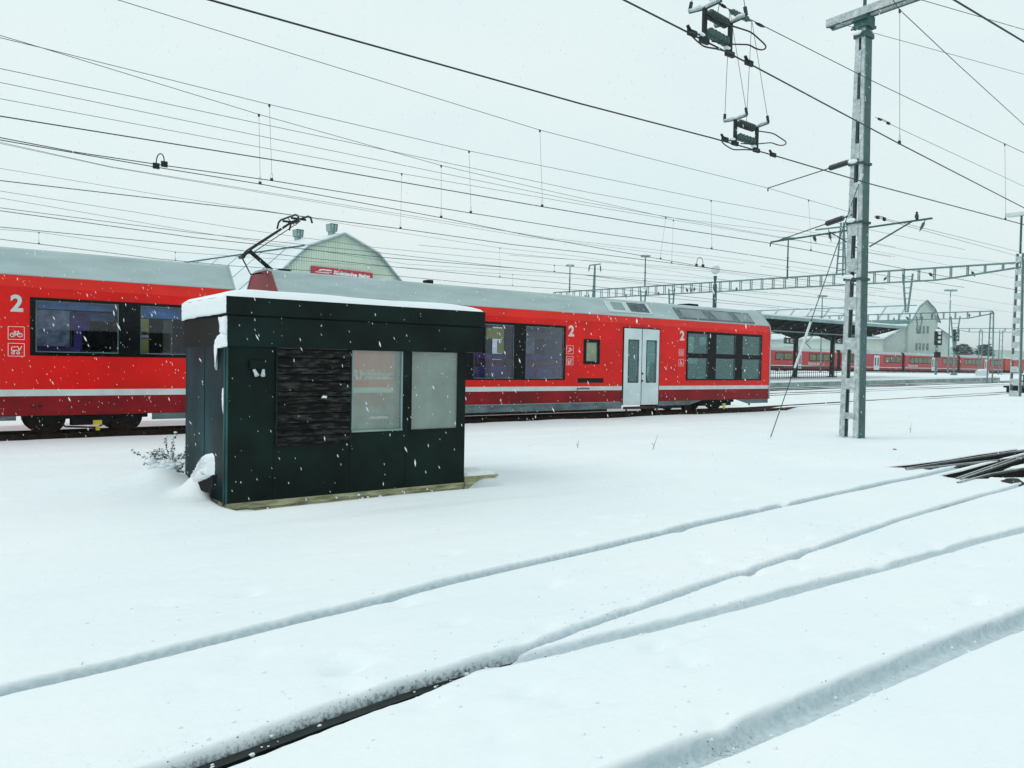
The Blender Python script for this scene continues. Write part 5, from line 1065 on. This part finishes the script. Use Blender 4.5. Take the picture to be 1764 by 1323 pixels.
S2 = Shed(1593, 168, math.radians(9)); h4 = lambda a, b2: S2.hit(1300+a/3.8, 440+b2/3.8)
t = thing('far_shed', S2.P(0, 0, 0), 'distant pale shed with a steep gambrel gable, small windows and long roof', 'shed')
pk, k1, k2, e1, e2 = h4(1113, 297), h4(1062, 337), h4(1165, 352), h4(1008, 432), h4(1198, 440)
gb = G(S2.o.x)-.3
mb = MB(); mb.extr([S2.P(*p) for p in [(e1[0], gb), e1, k1, pk, k2, e2, (e2[0], gb)]], S2.n*60); mb.build('walls', pale2, t)
mb = MB()
for p, q_ in ((e1, k1), (k1, pk), (pk, k2), (k2, e2)):
    dv = Vector((q_[0]-p[0], q_[1]-p[1])).normalized(); nn = Vector((-dv.y, dv.x))*.3
    mb.extr([S2.P(p[0]+nn.x, p[1]+nn.y, -.5), S2.P(q_[0]+nn.x, q_[1]+nn.y, -.5), S2.P(q_[0], q_[1], -.5), S2.P(p[0], p[1], -.5)], S2.n*61)
mb.build('roof', sheet, t)
mb = MB(); 
for d_ in np.arange(2, 58, 4): mb.beam(S2.P(e1[0]-.2, e1[1]+.25, d_), S2.P(k1[0]-.15, k1[1]+.4, d_), .16, .1)
mb.beam(S2.P(k1[0]-.1, k1[1]+.35, 0), S2.P(k1[0]-.1, k1[1]+.35, 58), .2, .15); mb.beam(S2.P(e1[0]-.1, e1[1]-.2, -.3), S2.P(e1[0]-.1, e1[1]-.2, 60), .3, .7); mb.build('roof_seam', steel_far, t)
mb = MB()
for p, q_ in ((e1, k1), (k1, pk), (pk, k2), (k2, e2)): mb.beam(S2.P(p[0], p[1], -.55), S2.P(q_[0], q_[1], -.55), .3, .2, up=S2.n)
mb.build('verge_board', steel_far, t)
# lean-to wings
wl0, wl1 = h4(862, 540), h4(1000, 458); wr0, wr1 = h4(1290, 535), h4(1197, 475)
for (p, q_) in ((wl0, wl1), (wr0, wr1)):
    qx = e1[0] if p is wl0 else e2[0]
    mb = MB(); mb.extr([S2.P(p[0], gb, .6), S2.P(p[0], p[1], .6), S2.P(qx, q_[1], .6), S2.P(qx, gb, .6)], S2.n*58); mb.build('side_wing', pale2, t)
    mb = MB(); s_ = -1 if p is wl0 else 1; mb.extr([S2.P(p[0]+s_*.6, p[1]-.2, 0), S2.P(p[0]+s_*.6, p[1]+.15, 0), S2.P(qx, q_[1]+.4, 0), S2.P(qx, q_[1], 0)], S2.n*59); mb.build('wing_roof', sheet, t)
    mb = MB(); mb.beam(S2.P(p[0]+s_*.6, p[1]-.15, -.1), S2.P(qx, q_[1]+.05, -.1), .15, .25, up=S2.n); mb.build('wing_verge', steel_far, t)
for (zt0, zb0, xs_) in ((462, 512, (1062, 1082, 1106, 1132)), (575, 622, (1058, 1080, 1104, 1130))):
    for x_ in xs_:
        a, b2 = h4(x_-5, zt0), h4(x_+6, zb0); mb = MB(); mb.extr([S2.P(a[0], b2[1], -.01), S2.P(b2[0], b2[1], -.01), S2.P(b2[0], a[1], -.01), S2.P(a[0], a[1], -.01)], -S2.n*.06); w_ = mb.build('window', steel_far, t)
        mb = MB(); mb.extr([S2.P(a[0]+.25*(b2[0]-a[0]), b2[1]+.1, -.08), S2.P(a[0]+.75*(b2[0]-a[0]), b2[1]+.1, -.08), S2.P(a[0]+.75*(b2[0]-a[0]), a[1]-.1, -.08), S2.P(a[0]+.25*(b2[0]-a[0]), a[1]-.1, -.08)], -S2.n*.02); mb.build('pane', farwin, w_)
# long low building to the right
a, b2 = h4(1200, 575), h4(1764, 620); mb = MB(); mb.box(232, 520, 108, 116, .5, 8.2); ob = mb.build('low_building', pale2); tag(ob, 'long low pale building stretching to the right edge behind the far train', 'building')
mb = MB(); mb.box(232, 520, 107.5, 116.5, 8.2, 8.6); r_ = mb.build('snowy_roof', snow); r_.parent = ob
# ------------------------------------------------------------------ far train
YT = 72.0; ZT = 1.0
fx = lambda a: on_y(1300+a/3.8, 440+690/3.8, YT).x
def far_car(a, b2, wins, door, label, txt=None):
    x0, x1 = fx(a), fx(b2); t = thing('railway_carriage', ((x0+x1)/2, YT+1.3, ZT), label, 'railway carriage', 'carriages of the distant red train')
    mb = MB(); mb.box(x0, x1, YT, YT+2.65, ZT+.9, ZT+3.2, 0); mb.box(x0, x1, YT, YT+2.65, ZT+.45, ZT+.84, 1); mb.box(x0, x1, YT-.01, YT+2.66, ZT+.84, ZT+.97, 2); mb.build('body', [fred, dred, strp], t)
    mb = MB(); mb.extr([(x0, YT, ZT+3.2), (x0, YT+.4, ZT+3.7), (x0, YT+2.25, ZT+3.7), (x0, YT+2.65, ZT+3.2)], (x1-x0, 0, 0)); xr = random.uniform(x0+3, x1-5); mb.box(xr, xr+2.5, YT+.7, YT+1.9, ZT+3.7, ZT+3.9); mb.build('roof', roofg, t)
    mb = MB(); mb.box(x0+.5, x1-.5, YT+.4, YT+2.2, ZT+.15, ZT+.45); 
    for xx in (x0+2, x0+4, x1-4, x1-2): mb.lathe((xx, YT+.2, ZT+.4), (xx, YT+.4, ZT+.4), [(0, .38), (1, .38)], 12)
    mb.build('bogie', rub, t)
    mb = MB(); mb.box(x0-.8, x0, YT+.2, YT+2.45, ZT+.5, ZT+3.6); mb.build('gangway_bellows', rub, t)
    for (w0, w1) in wins:
        q0, q1 = fx(w0), fx(w1); mb = MB(); mb.box(q0, q1, YT-.02, YT-.001, ZT+1.72, ZT+2.9); wn = mb.build('window', blk, t)
        n = max(2, int((q1-q0)/1.6))
        for i in range(n): mb = MB(); s_ = (q1-q0)/n; mb.box(q0+i*s_+.12, q0+(i+1)*s_-.12, YT-.035, YT-.022, ZT+1.85, ZT+2.78); mb.build('pane', farwin, wn)
    if door:
        q0, q1 = fx(door[0]), fx(door[1]); mb = MB(); mb.box(q0, (q0+q1)/2-.04, YT-.05, YT-.012, ZT+.45, ZT+2.95); mb.box((q0+q1)/2+.04, q1, YT-.05, YT-.012, ZT+.45, ZT+2.95); dd = mb.build('door', doorw, t)
        mb = MB(); s_ = (q1-q0)/2
        for i in range(2): mb.box(q0+i*s_+s_*.3, q0+i*s_+s_*.7, YT-.06, YT-.051, ZT+1.2, ZT+2.6)
        mb.build('door_glass', blk, dd)
    if txt: text_mesh('Rhätische Bahn', .62, strp, t, (fx(txt), YT-.03, ZT+1.12), (1, 0, 0), (0, 0, 1), 'lettering', .01, .01, 3.6)
    return t
far_car(-260, 90, [(-200, -120), (0, 80)], (-90, -65), 'distant red carriage mostly hidden behind the near carriage end')
f1_ = far_car(108, 540, [(135, 245), (355, 490)], (285, 305), 'distant red carriage behind the canopy posts, white door at its left part', 350)
far_car(566, 965, [(598, 720), (850, 960)], (780, 815), 'distant red carriage with its white door just right of the tall mast', None)
far_car(985, 1328, [(1015, 1155), (1230, 1322)], (1158, 1186), 'distant red carriage below the far shed gable, behind the light signal', 1005)
tq = far_car(1348, 1628, [(1370, 1490), (1545, 1618)], (1505, 1527), 'rearmost distant red carriage on the right beside the orange wagon')
x0, x1 = fx(1640), fx(1775); t = thing('freight_wagon', ((x0+x1)/2, YT+1.3, ZT), 'orange-red box wagon coupled behind the distant red train', 'freight wagon'); mb = MB(); mb.box(x0, x1, YT, YT+2.6, ZT+.8, ZT+3.3); mb.build('body', orange, t)
mb = MB(); n = 10
for i in range(n+1): xx = x0+(x1-x0)*i/n; mb.box(xx-.08, xx+.08, YT-.06, YT-.001, ZT+.8, ZT+3.3)
mb.build('rib', orange, t); mb = MB(); mb.box(x0, x1, YT-.1, YT+2.7, ZT+3.3, ZT+3.5); mb.build('roof', snow, t); mb = MB(); mb.box(x0+.5, x1-.5, YT+.3, YT+2.3, ZT+.2, ZT+.8); mb.build('underframe', rub, t)

def far_panto(car, px_):
    x_ = fx(px_); mb = MB(); mb.tube([(x_+.6, YT+1.3, ZT+3.7), (x_-.9, YT+1.3, ZT+4.6), (x_+.9, YT+1.3, ZT+5.7)], .07, 5); mb.beam((x_+.9, YT+.5, ZT+5.75), (x_+.9, YT+2.1, ZT+5.75), .3, .08); mb.build('pantograph', dark, car)
far_panto(f1_, 115); far_panto(f1_, 400)
for px_, lab in ((1330, 'folded pantograph left of the platform sign'), (1405, 'raised pantograph between the canopy posts')):
    pass
# ------------------------------------------------------------------ platform, canopy, signs
PX0, PX1, PY0, PY1 = 33.0, 84.0, 33.0, 44.0
mb = MB(); mb.hexa([(PX0, PY0, -.3), (PX1, PY0, -.3), (PX1, PY1, -.3), (PX0, PY1, -.3)], [(PX0, PY0, G(PX0)+.35), (PX1, PY0, G(PX1)+.30), (PX1, PY1, G(PX1)+.30), (PX0, PY1, G(PX0)+.35)])
pf = mb.build('station_platform', concg); pf['kind'] = 'structure'
mb = MB(); mb.hexa([(PX0-.05, PY0+.12, G(PX0)+.35), (PX1, PY0+.12, G(PX1)+.30), (PX1, PY1, G(PX1)+.30), (PX0-.05, PY1, G(PX0)+.35)], [(PX0, PY0+.2, G(PX0)+.45), (PX1-.1, PY0+.2, G(PX1)+.42), (PX1-.1, PY1-.1, G(PX1)+.42), (PX0, PY1-.1, G(PX0)+.45)]); o = mb.build('platform_snow', snow); o['kind'] = 'structure'
CY = 38.5; zc_ = 4.55
cx1 = on_y(1300+985/3.8, 440+455/3.8, 35.3); cxa = on_y(1300+105/3.8, 440+408/3.8, 35.3)
zE_ = (cxa.z+cx1.z)/2; print('canopy edge z', cxa, cx1)
CX0, CX1 = 34.0, cx1.x
t = thing('platform_canopy', (55, CY, .8), 'dark butterfly-roofed platform canopy with snow on top and two posts', 'platform canopy')
mb = MB(); 
for s_ in (-1, 1):
    mb.extr([(CX0, CY, zE_-.85), (CX0, CY+s_*3.2, zE_-.12), (CX0, CY+s_*3.2, zE_), (CX0, CY, zE_-.68)][::s_], (CX1-CX0, 0, 0))
mb.build('roof', can, t)
mb = MB(); mb.box(CX0, CX1, CY-3.26, CY-3.2, zE_-.22, zE_+.02); mb.build('fascia', trim, t)
mb = MB()
for s_ in (-1, 1): mb.extr([(CX0, CY, zE_-.66), (CX0, CY+s_*3.2, zE_+.01), (CX0, CY+s_*3.2, zE_+.14), (CX0, CY, zE_-.4)][::s_], (CX1-CX0, 0, 0))
mb.build('roof_snow', snow, t)
post_px = ((1300+265/3.8, 'p'), (1300+505/3.8, 'p')); pxs = [on_y(a, 640, CY).x for a, _ in post_px]+[on_y(1540, 640, CY).x-6]
sp_ = pxs[1]-pxs[0]
for xx in [pxs[0]-2*sp_, pxs[0]-sp_, pxs[0], pxs[1]]:
    if xx < CX0: continue
    mb = MB(); mb.beam((xx, CY, G(xx)+.3), (xx, CY, zE_-.75), .28, .28); mb.beam((xx, CY, G(xx)+.4), (xx, CY, G(xx)+.5), .6, .6)
    for s_ in (-1, 1): mb.beam((xx, CY, zE_-1.3), (xx, CY+s_*2.6, zE_-.42), .12, .3); mb.beam((xx, CY, zE_-1.0), (xx+s_*2.2, CY, zE_-.8), .1, .2)
    mb.build('post', dark, t)
mb = MB()
x_ = CX0+1
while x_ < CX1-.5: mb.beam((x_, CY-3.1, zE_-.25), (x_, CY, zE_-.98), .09, .12); mb.beam((x_, CY+3.1, zE_-.25), (x_, CY, zE_-.98), .09, .12); x_ += 1.6
mb.build('rafter', dark, t)
mb = MB(); mb.beam((CX0+1, CY-1.4, zE_-.95), (CX1-1, CY-1.4, zE_-.95), .12, .08); mb.beam((CX0+1, CY+1.4, zE_-.95), (CX1-1, CY+1.4, zE_-.95), .12, .08); mb.build('lamp_strip', trim, t)
for (a, b2, txt, lab) in ((190, 258, '6  C', 'dark blue platform sign reading 6 C left of the canopy post'), (520, 598, 'C  5', 'dark blue platform sign reading C 5 between post and mast')):
    q0, q1 = on_y(1300+a/3.8, 440+577/3.8, CY-.3), on_y(1300+b2/3.8, 440+541/3.8, CY-.3)
    t = thing('platform_sign', q0, lab, 'platform sign', 'platform signs'); mb = MB(); mb.box(q0.x, q1.x, CY-.36, CY-.3, q0.z, q1.z); bd_ = mb.build('board', navy, t)
    W_ = q1.x-q0.x; hh = q1.z-q0.z
    text_mesh(txt, hh*.75, white_p, t, (q0.x+W_*.22, CY-.37, q0.z+hh*.24), (1, 0, 0), (0, 0, 1), 'lettering', .004, .02, W_*.6)
    mb = MB(); mb.beam((q0.x+.2, CY-.33, q1.z), (q0.x+.2, CY-.33, zE_-.9), .04, .04); mb.beam((q1.x-.2, CY-.33, q1.z), (q1.x-.2, CY-.33, zE_-.9), .04, .04); mb.build('hanger', dark, t)
# fence on the platform
fa, fb = on_y(1327, 640, 36).x-3, on_y(1442, 640, 36).x
t = thing('platform_railing', ((fa+fb)/2, 36, .8), 'thin dark railing along the platform under the canopy', 'railing')
mb = MB(); zf = lambda x: G(x)+.4
mb.beam((fa, 36, zf(fa)+1.0), (fb, 36, zf(fb)+1.0), .05, .05); mb.beam((fa, 36, zf(fa)+.15), (fb, 36, zf(fb)+.15), .04, .04); mb.build('rail', dark, t)
mb = MB(); x_ = fa
while x_ < fb: mb.beam((x_, 36, zf(x_)), (x_, 36, zf(x_)+1.0), .025, .025); x_ += .28
mb.build('baluster', dark, t)['kind'] = 'stuff'
# signals
def signal(px_, depth, ytop, label, both=False):
    x, y, z = place(px_, depth); tp = at_d(px_, ytop, depth); t = thing('rail_signal', (x, y, z), label, 'rail signal', 'light signals beside the far tracks')
    mb = MB(); mb.tube([(x, y, z-.1), (x, y, tp.z)], .12, 8); mb.box(x-.3, x+.3, y-.3, y+.3, z, z+.35); mb.build('post', steel_far, t)
    c = Vector((x, y, tp.z+.2))-_f*.25; mb = MB(); mb.beam(c-Vector((0, 0, 1.0)), c+Vector((0, 0, .5)), .75, .25, up=_f); hd = mb.build('signal_head', dark, t, bevel=.05)
    for k in range(3): mb = MB(); e = c+Vector((0, 0, .25-.45*k)); mb.lathe(e-_f*.13, e-_f*.3, [(0, .12), (1, .16)], 10); mb.build('lens_hood', strp, hd)
    mb = MB(); mb.ball(c+Vector((0, 0, .55)), .3, 0, (1.3, 1, .5), 8, 5, .1); mb.build('snow_cap', snow, hd, True)
    c = Vector((x, y, tp.z-1.8))-_f*.2; mb = MB(); mb.beam(c-Vector((0, 0, .3)), c+Vector((0, 0, .3)), .6, .2, up=_f); mb.build('lower_head', dark, t)
signal(1612, 84, 582, 'pale-faced light signal on a snowy post in front of the distant red train'); signal(1643, 100, 577, 'darker light signal just right of the pale-faced one')
# small relay cabinets near the right
for px_, d_, w_, lab, mm in ((1692, 80, 1.1, 'small pale relay cabinet capped with snow in front of the far train', strp),):
    x, y, z = place(px_, d_); mb = MB(); mb.box(x-.6, x+.6, y-.4, y+.4, z-.1, z+.9); ob = solo(mb, 'relay_cabinet', mm, lab, 'cabinet', bevel=.03); mb = MB(); mb.ball((x, y, z+.92), .6, 0, (1.1, .8, .25), 10, 5); s_ = mb.build('snow_cap', snow, None, True); s_.parent = ob
x, y, z = place(1757, 50); t = thing('buffer_stop', (x, y, z), 'dark snow-topped railed platform trolley at the foot of the right-edge mast', 'buffer stop')
mb = MB(); mb.box(x-1.1, x+1.3, y-.5, y+.5, z+.3, z+.42); mb.box(x-.9, x-.6, y-.4, y+.4, z, z+.3); mb.box(x+.7, x+1.0, y-.4, y+.4, z, z+.3)
for k in range(6): mb.beam((x-1.1+k*.45, y-.45, z+.42), (x-1.1+k*.45, y-.45, z+1.1), .05, .05)
mb.beam((x-1.1, y-.45, z+1.1), (x+1.2, y-.45, z+1.1), .06, .06); mb.build('frame', dark, t); mb = MB(); mb.ball((x, y, z+.5), .5, 0, (2.2, .9, .3), 12, 5, .08); mb.build('snow_cap', snow, t, True)
# bushes far right
R5 = random.Random(9)
for (px_, w_, hh, lab) in ((1660, 5.5, 4.0, 'blurred evergreen bush left of the far gantry post'), (1697, 5.0, 4.2, 'dark snow-dusted evergreen bush just left of the far gantry post')):
    v = at_d(px_, 580, 195); x, y = v.x, v.y; zb = 4.5; t = thing('evergreen_bush', (x, y, 1.1), lab, 'bush', 'evergreen bushes behind the far train'); mb = MB(); lf = MB()
    mb.tube([(x, y, 1.0), (x, y, 6)], .25, 6, 0, .1); mb.build('trunk', twig, t)
    for k in range(1500):
        th, ph = R5.uniform(0, 6.28), R5.uniform(-.6, 1.5); rr = R5.uniform(.2, 1.0)
        c = Vector((x+w_*.4*rr*math.cos(th)*math.cos(ph), y+w_*.4*rr*math.sin(th)*math.cos(ph), 6+hh*.5*rr*math.sin(ph)+R5.uniform(-.2, .2)))
        d1 = Vector((R5.uniform(-1, 1), R5.uniform(-1, 1), R5.uniform(-.5, .5)))*.6; d2 = Vector((R5.uniform(-1, 1), R5.uniform(-1, 1), R5.uniform(-.5, .5)))*.6
        lf.add([c, c+d1, c+d1+d2, c+d2], [(0, 1, 2, 3)])
    lf.build('crown', bushm, t)['kind'] = 'stuff'

# ------------------------------------------------------------------ falling snow
fl = MB(); R7 = random.Random(11)
wind = (Vector((.28, -.1, -1))).normalized()
for k in range(17000):
    dpt = 2.6+18*R7.random()**.55; px_ = R7.uniform(-250, 2000); py_ = R7.uniform(-350, 1000); c = at_d(px_, py_, dpt)
    if c.z < .1: continue
    r_ = R7.choice((.0009, .0013, .0017, .0022, .003))*R7.uniform(.8, 1.2)*(1+.05*dpt); L_ = r_*R7.uniform(2.0, 6.0); d = (wind+Vector((R7.uniform(-.25, .25), R7.uniform(-.25, .25), 0))).normalized(); e = d.cross(_f).normalized()*r_; g = d.cross(e).normalized()*r_
    fl.add([c-d*L_, c+e, c+g, c-e, c-g, c+d*L_], [(0, 1, 2), (0, 2, 3), (0, 3, 4), (0, 4, 1), (5, 2, 1), (5, 3, 2), (5, 4, 3), (5, 1, 4)])
tag(fl.build('falling_snow', snow), 'fine snowflakes falling slantwise across the whole view', 'snowfall', kind='stuff')

# ------------------------------------------------------------------ haze
HAZE = 0.0006
if HAZE:
    mb = MB(); mb.box(-30, 2300, -30, 2300, -2.5, 26); hzo = mb.build('haze', []); hzo['kind'] = 'stuff'
    m = bpy.data.materials.new('haze'); m.use_nodes = True; n = m.node_tree.nodes; n.clear(); o_ = n.new('ShaderNodeOutputMaterial'); v = n.new('ShaderNodeVolumePrincipled')
    v.inputs['Color'].default_value = (.90, .97, .97, 1); v.inputs['Density'].default_value = HAZE; v.inputs['Anisotropy'].default_value = 0.2
    m.node_tree.links.new(v.outputs[0], o_.inputs['Volume']); hzo.data.materials.append(m)
